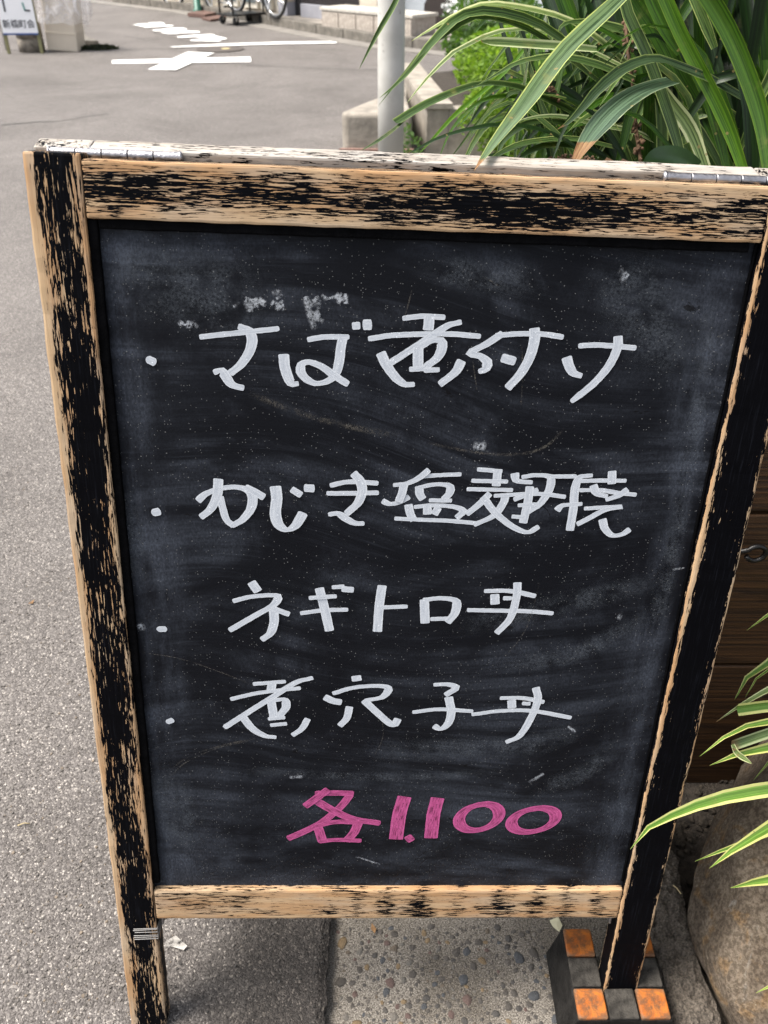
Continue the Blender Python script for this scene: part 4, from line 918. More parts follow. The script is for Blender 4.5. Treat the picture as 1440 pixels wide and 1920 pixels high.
# cream-edged plant at the foot of the planter, hanging across the boulder
CP = empty('cream_edged_plant', (.97, .885, -.055)); tag(CP, 'yellow-green cream-edged plant drooping its tips over the boulder', 'plant')
C = CP; CROWN = (.97, .885, -.055); cn = (-.35, -.55, .75)
pleaf(C, [(1560, 1090), (1500, 1115), (1440, 1153), (1400, 1182)], 1.12, 1.06, 15, LEAF_CREAM, nref=cn, root=CROWN)
pleaf(C, [(1570, 1150), (1500, 1195), (1440, 1243), (1410, 1262), (1388, 1284), (1377, 1313)], 1.10, 1.04, 23, LEAF_CREAM, nref=cn, root=CROWN)
pleaf(C, [(1560, 1180), (1480, 1230), (1430, 1262), (1408, 1285), (1397, 1308)], 1.13, 1.08, 10, LEAF_CREAM, nref=cn, root=CROWN)
pleaf(C, [(1570, 1225), (1500, 1262), (1440, 1293), (1395, 1318), (1342, 1354)], 1.07, .99, 17, LEAF_PALE, nref=cn, root=CROWN)
pleaf(C, [(1570, 1310), (1500, 1318), (1440, 1324), (1385, 1331)], 1.05, 1.0, 23, LEAF_CREAM, nref=(-.2, -.8, .55), tip='cut', root=CROWN)
pleaf(C, [(1570, 1350), (1500, 1348), (1440, 1353), (1400, 1361), (1358, 1382), (1312, 1418)], 1.04, .95, 17, LEAF_CREAM, nref=cn, root=CROWN)
pleaf(C, [(1570, 1370), (1500, 1388), (1440, 1402), (1383, 1414), (1331, 1435)], 1.04, .97, 27, LEAF_CREAM, nref=cn, root=CROWN)
pleaf(C, [(1570, 1330), (1500, 1354), (1440, 1376), (1400, 1388), (1374, 1398)], 1.02, .98, 20, LEAF_PALE, nref=(-.2, -.8, .55), tip='cut', root=CROWN)
pleaf(C, [(1374, 1396), (1382, 1412), (1398, 1424), (1410, 1432)], .98, .985, 12, LEAF_PALE, nref=(-.2, -.8, .55))
pleaf(C, [(1560, 1400), (1490, 1405), (1440, 1430), (1420, 1445), (1412, 1464)], 1.06, 1.03, 12, LEAF_CREAM, nref=cn, root=CROWN)
pleaf(C, [(1590, 1490), (1500, 1476), (1440, 1480), (1340, 1499), (1262, 1528), (1214, 1553), (1182, 1592)], 1.02, .88, 29, LEAF_CREAM, nref=cn, n=18, root=CROWN)
pleaf(C, [(1590, 1470), (1500, 1518), (1440, 1553), (1375, 1593), (1330, 1628)], 1.05, .98, 33, LEAF_CREAM, nref=cn, root=CROWN)
pleaf(C, [(1560, 1510), (1470, 1548), (1400, 1578), (1345, 1598), (1303, 1615)], 1.06, 1.0, 17, LEAF_CREAM, nref=cn, root=CROWN)
pleaf(C, [(1590, 1630), (1500, 1640), (1440, 1650), (1405, 1656), (1369, 1665)], 1.06, 1.02, 36, LEAF_CREAM, nref=cn, root=CROWN)
pleaf(C, [(1560, 1790), (1500, 1822), (1440, 1850), (1417, 1862)], 1.04, 1.02, 20, LEAF_CREAM, nref=cn, root=CROWN)

# ================================================================= SMALL LITTER
def scrap(name, outline, z, mat, lab, cat):
    c = sum((gp(*p, z) for p in outline), Vector()) / len(outline)
    pts = [gp(*p, z) for p in outline]
    V = [p - c + Vector((0, 0, .0016 + random.uniform(0, .003))) for p in pts] + [Vector((0, 0, .004))]
    F = [(i, (i + 1) % len(pts), len(pts)) for i in range(len(pts))]
    o = mesh(name, V, F, mat); o.location = c
    sd = o.modifiers.new('s', 'SOLIDIFY'); sd.thickness = .0006
    tag(o, lab, cat)
tape = dusty('torn_clear_tape', (.42, .40, .37), .25, .5, 120.0)
scrap('paper_scrap', [(312, 1768), (330, 1756), (352, 1776), (345, 1784), (322, 1776), (308, 1780)], .001, tape, 'torn scrap of pale tape stuck to the asphalt beside the chalkboard leg', 'scrap')
petal = plain('cream_petal', (.55, .52, .36), .7, 0, .15, 60)
scrap('petal', [(1030, 1728), (1046, 1722), (1054, 1738), (1048, 1750), (1036, 1740)], -.024, petal, 'cream petal lying at the corner of the orange-padded foot block', 'petal')
twig = plain('dry_straw', (.45, .36, .2), .8)
for a, b, lab in (((33, 1548), (56, 1544), 'short dry straw on the asphalt at the lower edge of the picture'), ((1262, 1660), (1277, 1676), 'bent dry straw on the soil beside the boulder')):
    z = .003 if a[0] < 600 else .008
    A_, B_ = gp(*a, z), gp(*b, z); o = tube('straw', [Vector((0, 0, 0)), (B_ - A_) * .5 + Vector((0, .002, .001)), B_ - A_], .0009, twig, None, 6); o.location = A_; tag(o, lab, 'straw')

leafm = plain('fallen_leaf', (.20, .11, .045), .8, 0, .4, 50)
for (x_, y_), z_, lab in (((1232, 1888), .012, 'small brown fallen leaf on the kerb beside the foot block'), ((700, 1742), -.022, 'tiny dry leaf on the pebbled gutter under the bottom rail'), ((60, 1130), .002, 'curled brown leaf on the asphalt left of the chalkboard')):
    c = gp(x_, y_, z_); q_ = rl.uniform(0, 6); o = mesh('fallen_leaf', [Vector((math.cos(q_ + a_) * r_, math.sin(q_ + a_) * r_, h_)) for a_, r_, h_ in ((0, .008, .003), (1.2, .004, .001), (3.1, .009, .004), (4.4, .0045, .0015))] + [Vector((0, 0, .0008))], [(0, 1, 4), (1, 2, 4), (2, 3, 4), (3, 0, 4)], leafm); o.location = c
    o.modifiers.new('s', 'SOLIDIFY').thickness = .0004; tag(o, lab, 'leaf')
# ================================================================= THE STREET BEHIND
def xy(px, py, z=0.0): q = gp(px, py, z); return (q.x, q.y)
def marking(name, polys, z, lab=None):
    V, F = [], []
    for i, poly in enumerate(polys):
        o = len(V); V += [(x, y, z + i * .0006) for x, y in poly]; F.append(tuple(range(o, o + len(poly))))
    bm = bmesh.new()
    vs = [bm.verts.new(v) for v in V]
    for f in F:
        fc = bm.faces.new([vs[i] for i in f]); fc.normal_update()
        if fc.normal.z < 0: fc.normal_flip()
    me = bpy.data.meshes.new(name); bm.to_mesh(me); bm.free()
    o = link(name, me, ROADWHITE); tag(o, kind='structure'); return o
marking('road_marking', [[xy(210, 120), xy(210, 113.5), xy(470, 107), xy(471, 117)], [xy(277, 131), xy(352, 98), xy(402, 100), xy(330, 132)]], .004)
marking('road_marking', [[xy(318, 88), xy(420, 82.5), xy(520, 79), xy(631, 77.5), xy(632, 81.5), xy(520, 83.5), xy(420, 86.5), xy(325, 89.5)]], .004)
def zs(pts): return [xy(220 + x / 5.143, 20 + y / 5.143) for x, y in pts]
marking('road_marking', [zs([(148, 138), (215, 128), (330, 125), (460, 135), (440, 158), (275, 166)]), zs([(300, 118), (430, 114), (462, 130), (330, 140)]), zs([(400, 142), (538, 142), (540, 154), (390, 160)])], .004)
marking('road_marking', [zs([(338, 188), (450, 178), (660, 172), (675, 188), (560, 200), (350, 200)]), zs([(415, 210), (560, 196), (790, 200), (798, 216), (610, 222), (440, 222)]), zs([(460, 172), (640, 168), (660, 180), (470, 190)]), zs([(470, 215), (590, 212), (580, 230), (480, 230)])], .004)
marking('road_marking', [zs([(572, 252), (740, 236), (910, 228), (940, 248), (800, 256), (590, 264)]), zs([(740, 256), (920, 240), (1058, 268), (1050, 280), (900, 284)]), zs([(700, 286), (860, 272), (1005, 290), (990, 302), (880, 300), (710, 296)]), zs([(860, 240), (930, 232), (985, 280), (900, 290)])], .004)
SEAM = plain('tar_seam', (.05, .047, .045), .8, 0, .3, 40)
for pl in ([(286, 60), (318, 70), (362, 83)], [(232, 66), (262, 73), (290, 76)], [(455, 121.5), (560, 126.5), (720, 131.5)], [(150, 92), (230, 93), (310, 91)], [(0, 236), (60, 230), (120, 226), (200, 214)]):
    c_ = [Vector(xy(*p)) for p in pl]; e_ = []
    for i in range(24):
        q = catmull([Vector((v.x, v.y, 0)) for v in c_], 23)[i]; e_.append((q.x + mnoise.noise(q * 9) * .02, q.y + mnoise.noise(q * 9 + Vector((5, 5, 5))) * .03))
    w_s = [.006 + .010 * abs(mnoise.noise(Vector((i * .4, 1, 0)))) for i in range(24)]
    V_ = [(x, y - w, .0034) for (x, y), w in zip(e_, w_s)] + [(x, y + w, .0034) for (x, y), w in zip(e_, w_s)]
    sm = mesh('road_seam', V_, [(i, i + 1, 25 + i, 24 + i) for i in range(23)], SEAM); tag(sm, kind='structure')
# manhole
mh = gp(413, 92); bm = bmesh.new()
r_ = bmesh.ops.create_circle(bm, cap_ends=True, radius=.26, segments=32); bmesh.ops.translate(bm, vec=(0, 0, .003), verts=bm.verts)
o = from_bm('manhole_cover', bm, plain('cast_iron', (.10, .085, .075), .6, .3, .3, 40, .003)); o.location = (mh.x, mh.y, 0)
bm = bmesh.new(); r_ = bmesh.ops.create_circle(bm, cap_ends=True, radius=.05, segments=16); pq = from_bm('badge', bm, plain('yellow_badge', (.6, .5, .25), .6), o); pq.location = (.06, 0, .006)
tag(o, 'round iron manhole cover with a yellow badge near the white stop line', 'manhole cover')

# opposite kerb and pavement
kl = [(1.7, 9.55)] + [xy(815, 95), xy(710, 84), xy(640, 72), xy(560, 58), xy(480, 42)] + [xy(350, 21), xy(190, 2), (-11, 24)]
def offs(line, d):
    out = []
    for i in range(len(line)):
        a = Vector(line[max(i - 1, 0)]); b = Vector(line[min(i + 1, len(line) - 1)]); t_ = (b - a).normalized()
        nrm = Vector((t_.y, -t_.x))
        if nrm.y < 0: nrm = -nrm
        q = Vector(line[i]) + nrm * d; out.append((q.x, q.y))
    return out
def strip(name, l0, l1, z0, z1, mat, parent=None):
    n = len(l0); V = [(x, y, z0) for x, y in l0] + [(x, y, z1) for x, y in l0] + [(x, y, z1) for x, y in l1] + [(x, y, z0) for x, y in l1]
    F = []
    for i in range(n - 1):
        for a in range(3): F.append((a * n + i, a * n + i + 1, (a + 1) * n + i + 1, (a + 1) * n + i))
    bm = bmesh.new(); vs = [bm.verts.new(v) for v in V]
    for f in F: bm.faces.new([vs[i] for i in f])
    bm.faces.new([vs[a * n] for a in range(4)]); bm.faces.new([vs[a * n + n - 1] for a in range(4)])
    return from_bm(name, bm, mat, parent)
o = strip('pavement', offs(kl, .13), offs(kl, 3.2), -.02, .085, plain('pavement_slabs', (.25, .225, .195), .9, 0, .3, 3)); tag(o, kind='structure')
kerb = empty('kerb_line', (0, 0, 0)); kerb['kind'] = 'structure'
# kerb stones, one by one, along the opposite pavement
def along(line, s):
    for i in range(len(line) - 1):
        a, b = Vector(line[i]), Vector(line[i + 1]); L = (b - a).length
        if s <= L: return a + (b - a) * (s / L), (b - a).normalized()
        s -= L
    return Vector(line[-1]), (Vector(line[-1]) - Vector(line[-2])).normalized()
s_ = .0
KST = None
while s_ < 9.5:
    p, t_ = along(offs(kl, .062), s_ + .30)
    if KST is None:
        bm = bmesh.new(); box_bm(bm, (0, 0, .05), (.59, .12, .12), .012); KST = bpy.data.meshes.new('kerb_stone'); bm.to_mesh(KST); bm.free(); KST.materials.append(CONCRETE_DK)
    o = link('kerb_stone', KST, None, kerb); o.location = (p.x, p.y, -.008 + random.uniform(-.003, .003)); o.rotation_euler = (0, 0, math.atan2(t_.y, t_.x))
    s_ += .60
o = strip('drain_channel', offs(kl, -.26), offs(kl, -.005), -.03, .004, plain('channel_concrete', (.19, .175, .155), .9, 0, .25, 5)); tag(o, kind='structure')

# house front across the street (only its foot is in the picture)
fa, fb = Vector(xy(564, 32, .085)), Vector(xy(650, 41, .085)); ft = (fb - fa).normalized(); fn = Vector((ft.y, -ft.x))
if fn.y > 0: fn = -fn
FM = Matrix(((ft.x, -fn.x, 0, fa.x), (ft.y, -fn.y, 0, fa.y), (0, 0, 1, .085), (0, 0, 0, 1)))     # x along the front, y into the house
house = empty('house', (0, 0, 0)); house.matrix_world = FM; tag(house, 'house front with dark slatted door between cream pillars across the street', 'house')
CREAM = plain('cream_render', (.52, .46, .37), .85, 0, .12, 8, .001); PILBASE = plain('pillar_base_stone', (.22, .20, .17), .9, 0, .25, 30); GREYP = plain('grey_plinth', (.30, .30, .33), .85, 0, .12, 6)
DKSLAT = plain('dark_slats', (.022, .017, .017), .6, 0, .3, 40); GLASS = plain('window_glass', (.10, .13, .14), .12, 0, .1, 4)
def hb(name, x0, x1, y0, y1, z0, z1, mat, bevel=.006): return box(name, ((x0 + x1) / 2, (y0 + y1) / 2, (z0 + z1) / 2), (x1 - x0, y1 - y0, z1 - z0), mat, house, bevel, center=True)
flen = (Vector(xy(670, 44, .085)) - fa).length
hb('plinth', 0, flen, 0, .12, 0, .155, GREYP)
hb('door_backing', 0, flen, .10, .14, .155, 2.4, DKSLAT)
ns = int(flen / .035)
for i in range(ns): hb('slat', i * flen / ns + .003, (i + 1) * flen / ns - .003, .04, .098, .157, 2.35, DKSLAT, .002)
hb('pillar_base', flen + .01, flen + .34, -.03, .30, 0, .12, PILBASE); hb('pillar', flen + .02, flen + .33, -.02, .29, .122, 2.6, CREAM)
hb('doorway', -.22, -.002, .10, .16, 0, 2.3, plain('dark_doorway', (.012, .011, .013), .7))
hb('pillar_base', -.42, -.23, -.04, .2, 0, .16, GREYP); hb('pillar', -.415, -.235, -.035, .2, .162, 2.6, CREAM)
hb('wall', -4.0, -.43, .20, .40, 0, 2.6, CREAM)
for x0, x1 in ((-.66, -.53), (-1.02, -.78), (-1.45, -1.1), (-1.9, -1.55)):
    w = hb('window', x0, x1, .14, .198, .03, 1.9, plain('window_frame', (.55, .52, .45), .6)); bx = hb('pane', x0 + .03, x1 - .03, .125, .139, .10, 1.85, GLASS, .001)
    bx.parent = w; bx.matrix_parent_inverse = Matrix.Identity(4); bx.location = bx.location - w.location
hb('wall', flen + .35, 4.5, .25, .40, 0, 2.6, plain('grey_blue_render', (.36, .39, .42), .8, 0, .1, 6))
hb('lintel', -4.0, 4.5, -.05, .42, 2.602, 2.9, CREAM)
stp = empty('stone_step', (0, 0, 0)); stp.matrix_world = FM @ Matrix.Translation((flen - .02, -.62, 0)); tag(stp, 'pale stone-capped planter step in front of the cream pillar', 'step')
box('step_body', (.75, .2, .09), (1.5, .40, .18), plain('pale_stone', (.34, .30, .26), .85, 0, .3, 20), stp, .008, center=True); box('step_cap', (.75, .2, .1975), (1.54, .44, .034), plain('pale_cap', (.45, .42, .37), .8, 0, .2, 20), stp, .006, center=True)
for i in range(5): box('facing_slab', (.15 + i * .3, -.006, .085), (.285, .012, .165), plain('facing_stone', (.36, .315, .27), .8, 0, .3, 25), stp, .003, center=True)
pn = empty('wall_panel', (0, 0, 0)); pn.matrix_world = FM @ Matrix.Translation((flen + .95, .16, 0)); tag(pn, 'dark opening under a slanted grey panel behind the white pole', 'panel')
bm = bmesh.new(); vs = [bm.verts.new(v) for v in ((0, 0, .03), (1.2, 0, .03), (1.2, 0, .9), (.45, 0, .9), (0, 0, .25))]; f = bm.faces.new(vs); e_ = bmesh.ops.extrude_face_region(bm, geom=[f]); bmesh.ops.translate(bm, vec=(0, .05, 0), verts=[v for v in e_['geom'] if isinstance(v, bmesh.types.BMVert)])
from_bm('opening', bm, plain('dark_recess', (.02, .013, .011), .8), pn)

# bicycles, hand cart, green post, steel ramp plates by the far pavement
RUBBER = plain('tyre_rubber', (.02, .02, .02), .8); CHROME = plain('bright_steel', (.55, .55, .55), .3, 1.0, .1, 40)
def bicycle(px, py, ang, lab, frame_c):
    p = gp(px, py, .085 if px > 495 else .0); rt = empty('bicycle', p, (0, 0, ang)); tag(rt, lab, 'bicycle', 'bicycles parked across the street')
    fm = plain('bicycle_paint', frame_c, .35, .2)
    r_ = .30
    for cx in (0, 1.02):
        w = torus('wheel', (cx, 0, r_), (1, 0, 0), (0, 0, 1), r_ - .02, .02, RUBBER, rt)
        torus('rim', (cx, 0, r_), (1, 0, 0), (0, 0, 1), r_ - .045, .010, CHROME, w, 28, 6)
        bm = bmesh.new()
        for i in range(14): q = i * math.pi / 7; tube_bm(bm, [(cx, .02 * (-1) ** i, r_), (cx + math.cos(q) * (r_ - .05), 0, r_ + math.sin(q) * (r_ - .05))], .0018, 4)
        from_bm('spokes', bm, CHROME, w)
        tube('fender', [(cx + math.cos(q) * (r_ + .025), 0, r_ + math.sin(q) * (r_ + .025)) for q in [R(20 + i * 14) for i in range(11)]], .016, CHROME, rt, 6)
    bm = bmesh.new()
    for a, b, rr in (((0, 0, .30), (.42, 0, .28), .011), ((.42, 0, .28), (.30, 0, .78), .015), ((.42, 0, .28), (.86, 0, .62), .018), ((.84, 0, .74), (1.02, 0, .30), .014), ((0, 0, .30), (.33, 0, .62), .010), ((.84, 0, .74), (.80, 0, .98), .012)): tube_bm(bm, [a, b], rr, 8)
    from_bm('frame', bm, fm, rt, True)
    bm = bmesh.new(); box_bm(bm, (.28, 0, .80), (.25, .15, .06), .025); from_bm('saddle', bm, RUBBER, rt, True)
    tube('handlebar', [(.70, -.27, .96), (.80, -.15, 1.0), (.80, .15, 1.0), (.70, .27, .96)], .011, CHROME, rt, 8)
    bm = bmesh.new(); tube_bm(bm, [(.42, -.05, .28), (.42, .05, .28)], .07, 14); box_bm(bm, (.50, -.08, .22), (.09, .05, .02)); box_bm(bm, (.34, .08, .34), (.09, .05, .02)); from_bm('crank', bm, CHROME, rt)
    tube('kickstand', [(.02, .06, .3), (-.05, .14, .01)], .008, CHROME, rt, 6)
    bm = bmesh.new(); box_bm(bm, (1.08, 0, .82), (.26, .34, .22), .02); from_bm('basket', bm, plain('basket_wire', (.2, .2, .2), .5, .5), rt)
    return rt
bicycle(408, 25, R(140), 'silver bicycle standing behind the green post', (.35, .36, .38))
bicycle(517, 36, R(128), 'blue bicycle leaning by the grey pillar of the house', (.05, .16, .42))
def cart():
    p = gp(455, 44); rt = empty('hand_cart', p, (0, 0, math.atan2(ft.y, ft.x) - .05)); rt.scale = (.82, .82, .9); tag(rt, 'black wheeled hand cart standing at the kerb end across the street', 'cart')
    bm = bmesh.new(); box_bm(bm, (0, 0, .13), (.46, .68, .025), .008); from_bm('deck', bm, IRON, rt)
    for sx in (-.19, .19):
        for sy in (-.26, .26):
            w = tube('wheel', [(sx - .018, sy, .055), (sx + .018, sy, .055)], .055, RUBBER, rt, 18)
            bm = bmesh.new(); box_bm(bm, (sx, sy, .085), (.05, .03, .07), .004); from_bm('caster_fork', bm, CHROME, rt)
        tube('upright', [(sx, -.30, .13), (sx, -.31, .9)], .016, IRON, rt, 8); tube('upright', [(sx, .30, .13), (sx, .31, .9)], .016, IRON, rt, 8)
    for sy in (-.30, .30):
        for z in (.28, .55, .9): tube('rail', [(-.19, sy, z), (.19, sy, z)], .010, CHROME if z < .5 else IRON, rt, 8)
cart()
p = gp(372, 26); o = tube('green_post', [(0, 0, 0), (0, 0, .06), (0, 0, .065), (0, 0, 1.6)], [.075, .075, .052, .052], plain('green_paint', (.02, .10, .07), .45, .1), None, 16); o.location = p; tag(o, 'dark green round post beside the steel ramp plates', 'post')
for pl, z, lab in (([(352, 31), (384, 23), (420, 27), (385, 34)], .045, 'rusty steel ramp plate at the foot of the green post'), ([(378, 37), (420, 30), (424, 36), (395, 40.5)], .025, 'rusty steel ramp plate nearer the road, before the green post')):
    q = [Vector(xy(*a)) for a in pl]; c = sum(q, Vector((0, 0))) / 4
    o = slab('ramp_plate', [(v.x - c.x, v.y - c.y) for v in q], 0.002, z, plain('rusty_steel', (.13, .075, .06), .75, .2, .25, 12)); o.location = (c.x, c.y, 0); tag(o, lab, 'ramp', 'ramp plates across the street')

# hedge strip far left beyond the kerb
def foliage(name, parent, c, rad, n, size, mat, seed, flat=1.0, hole=0.0):
    rc = random.Random(seed); V, F = [], []
    for i in range(n):
        while True:
            q = Vector((rc.uniform(-1, 1), rc.uniform(-1, 1), rc.uniform(-1, 1)))
            if .25 < q.length < 1 and mnoise.noise(q * 2.1 + Vector((seed, 0, 0))) > -.18 + hole: break
        p = Vector(c) + Vector((q.x * rad[0], q.y * rad[1], q.z * rad[2]))
        a = Vector((rc.gauss(0, 1), rc.gauss(0, 1), rc.gauss(0, .6) + .2)).normalized(); b = a.cross(Vector((rc.gauss(0, 1), rc.gauss(0, 1), rc.gauss(0, 1)))).normalized()
        s = size * rc.uniform(.6, 1.4); w_ = s * .35 * flat; o = len(V)
        V += [p - a * s, p - b * w_ + a * s * .1, p + a * s, p + b * w_ + a * s * .1]; F.append((o, o + 1, o + 2, o + 3))
    return mesh(name, V, F, mat, parent)
def leafy(name, c1, c2, tr=.45):
    t = NT(name); o = t.co(); f = t.noise(o, 14.0, 4, .7)
    col = t.ramp(f, [(.3, c1), (.7, c2)]); t.fin(col, .6, None, 0, .3)
    x = t.n('BsdfTranslucent'); t.set(x.inputs['Color'], t.mix(1.0, col, (1.3, 1.4, .5), 'MULTIPLY'))
    mx = t.n('MixShader', _0=tr, _1=t.b.outputs[0], _2=x.outputs[0]); t.t.links.new(mx.outputs[0], t.out.inputs[0]); return t.mat
FERN = leafy('feathery_green', (.095, .19, .025), (.25, .36, .06)); FERN_D = leafy('bushy_green', (.035, .085, .02), (.11, .19, .05)); HEDGE = leafy('hedge_green', (.05, .09, .025), (.14, .18, .06))
h = gp(292, 2); hd = empty('hedge', (h.x + .1, h.y + 1.3, .085)); tag(hd, 'low clipped hedge at the far end of the street', 'hedge'); foliage('foliage', hd, (0, 0, .3), (.8, .35, .3), 1600, .05, HEDGE, 3)
tube('stem', [(0, 0, -.02), (0, 0, .2)], .03, DRY, hd, 6)

# corner block, raised bed and its plants, white pole
def bed():
    zt = .27
    a, b = xy(801, 204, zt), xy(759, 143, zt)
    rt = empty('raised_bed', (a[0], a[1], 0)); tag(rt, 'low weathered concrete bed full of feathery plants beyond the white pole', 'raised bed')
    A, B = Vector((0, 0)), Vector((b[0] - a[0], b[1] - a[1]))
    B2 = B * 1.35
    o = slab('side_wall', [(A.x, A.y), (A.x + .13, A.y), (B2.x + .13, B2.y), (B2.x, B2.y)], -.02, zt, CONCRETE, rt)
    slab('front_wall', [(.132, 0), (2.2, -.05), (2.2, .12), (.132, .13)], -.02, zt - .003, CONCRETE, rt)
    slab('coping', [(A.x - .012, A.y - .012), (A.x + .15, A.y - .012), (B2.x + .15, B2.y), (B2.x - .012, B2.y)], zt + .001, zt + .03, CONCRETE, rt)
    slab('bed_soil', [(.133, .132), (2.1, .122), (2.1, 3.2), (.133 + B2.x, B2.y)], -.02, zt - .05, SOIL, rt)
    for (x, y, z, r3, n, s, m_, sd, nm, lab) in ((.62, .75, .30, (.42, .5, .24), 5200, .026, FERN, 5, 'fern_plant', 'bright feathery yellow-green plant filling the front of the raised bed'),
                                                (.62, 1.75, .40, (.48, .55, .30), 4200, .030, FERN_D, 8, 'bush', 'rounded mid-green bush at the back of the raised bed'),
                                                (.50, -.30, .17, (.34, .26, .24), 3000, .024, FERN, 17, 'fern_plant', 'low feathery yellow-green plant sprawling before the raised bed wall'), (1.55, .85, .32, (.5, .6, .26), 4200, .028, FERN, 12, 'fern_plant', 'feathery yellow-green plant half hidden behind the striped leaves')):
        pr = empty(nm, (a[0] + x, a[1] + y, zt - .05)); tag(pr, lab, 'plant')
        foliage('foliage', pr, (0, 0, z - .12), r3, n, s, m_, sd)
        for i in range(9): q = rl.uniform(0, 6.3); tube('stem', [(0, 0, -.03), (math.cos(q) * r3[0] * .4, math.sin(q) * r3[1] * .4, .12), (math.cos(q) * r3[0] * .7, math.sin(q) * r3[1] * .7, .24)], .004, FERN_D, pr, 5)
    fl = empty('white_flowers', (a[0] + .42, a[1] + 1.95, zt - .05)); tag(fl, 'cluster of small white flowers over the bush beside the pole', 'flowers')
    foliage('blossom', fl, (0, 0, .42), (.26, .30, .12), 420, .022, plain('white_petals', (.72, .72, .70), .7), 31, 1.8); tube('stem', [(0, 0, -.02), (.01, 0, .35)], .006, FERN_D, fl, 5)
    wd = empty('weed', (a[0] - .12, a[1] - .28, 0)); tag(wd, 'thin weeds at the foot of the raised bed by the pole', 'weed'); foliage('foliage', wd, (0, 0, .12), (.10, .16, .12), 160, .018, FERN_D, 44)
    tube('stem', [(0, 0, 0), (0, 0, .12)], .003, FERN_D, wd, 5)
    c0, c1 = Vector(xy(640, 213, .25)), Vector(xy(712, 189, .25)); 
    far = Vector((a[0] + B.x, a[1] + B.y))
    cb = empty('corner_block', (c0.x, c0.y, 0)); tag(cb, 'rounded pale concrete corner block at the road edge left of the pole', 'kerb block')
    poly = [Vector((.02, 0)), Vector((.42, -.02)), far - c0 + Vector((-.02, -.1)), c1 - c0 + Vector((0.02, .12)), Vector((-.005, .07))]
    bm = bmesh.new()
    lo = [bm.verts.new((v.x, v.y, -.02)) for v in poly]; hi = [bm.verts.new((v.x, v.y, .25)) for v in poly]; n = len(poly)
    bm.faces.new(lo[::-1]); bm.faces.new(hi)
    for i in range(n): bm.faces.new((lo[i], lo[(i + 1) % n], hi[(i + 1) % n], hi[i]))
    bmesh.ops.bevel(bm, geom=[e for e in bm.edges], offset=.022, segments=3, profile=.5, affect='EDGES')
    from_bm('block', bm, CONCRETE, cb)
    slab('footing', [(-.02, -.03), (.43, -.05), (.43, -.022), (-.005, -.003)], -.02, .06, plain('brick_red', (.25, .15, .12), .9, 0, .3, 60), cb)
bed()
def pole():
    t = NT('chipped_white_paint'); o = t.co()
    ch = t.ss(t.noise(t.mp(o, (1, 1, .55)), 26.0, 6, .72, .3), .655, .67)
    col = t.mix(ch, t.mix(t.ss(t.noise(o, 6.0, 4), .35, .7), (.42, .41, .375), (.53, .52, .485)), (.16, .13, .11))
    m_ = t.fin(col, .5, t.bump(t.m('SUBTRACT', 1.0, ch), .0015, .7))
    d = 4.55; q = at(733, 200, d); rr = 49.0 / 2 * d / FPX
    o = tube('white_pole', [(0, 0, -.02), (0, 0, .5), (0, 0, 1.5), (0, 0, 3.2)], rr, m_, None, 32); o.location = (q.x, q.y, 0); tag(o, 'chipped white steel pole at the edge of the road', 'pole')
    bm = bmesh.new(); tube_bm(bm, [(0, 0, 0), (0, 0, .03), (0, 0, .05)], [rr * 1.5, rr * 1.5, rr * 1.05], 32); from_bm('base_collar', bm, m_, o, True)
    bm = bmesh.new(); tube_bm(bm, [(0, 0, 3.2), (0, 0, 3.23), (0, 0, 3.25)], [rr * 1.04, rr * 1.0, rr * .3], 32); from_bm('pole_cap', bm, m_, o, True)
pole()

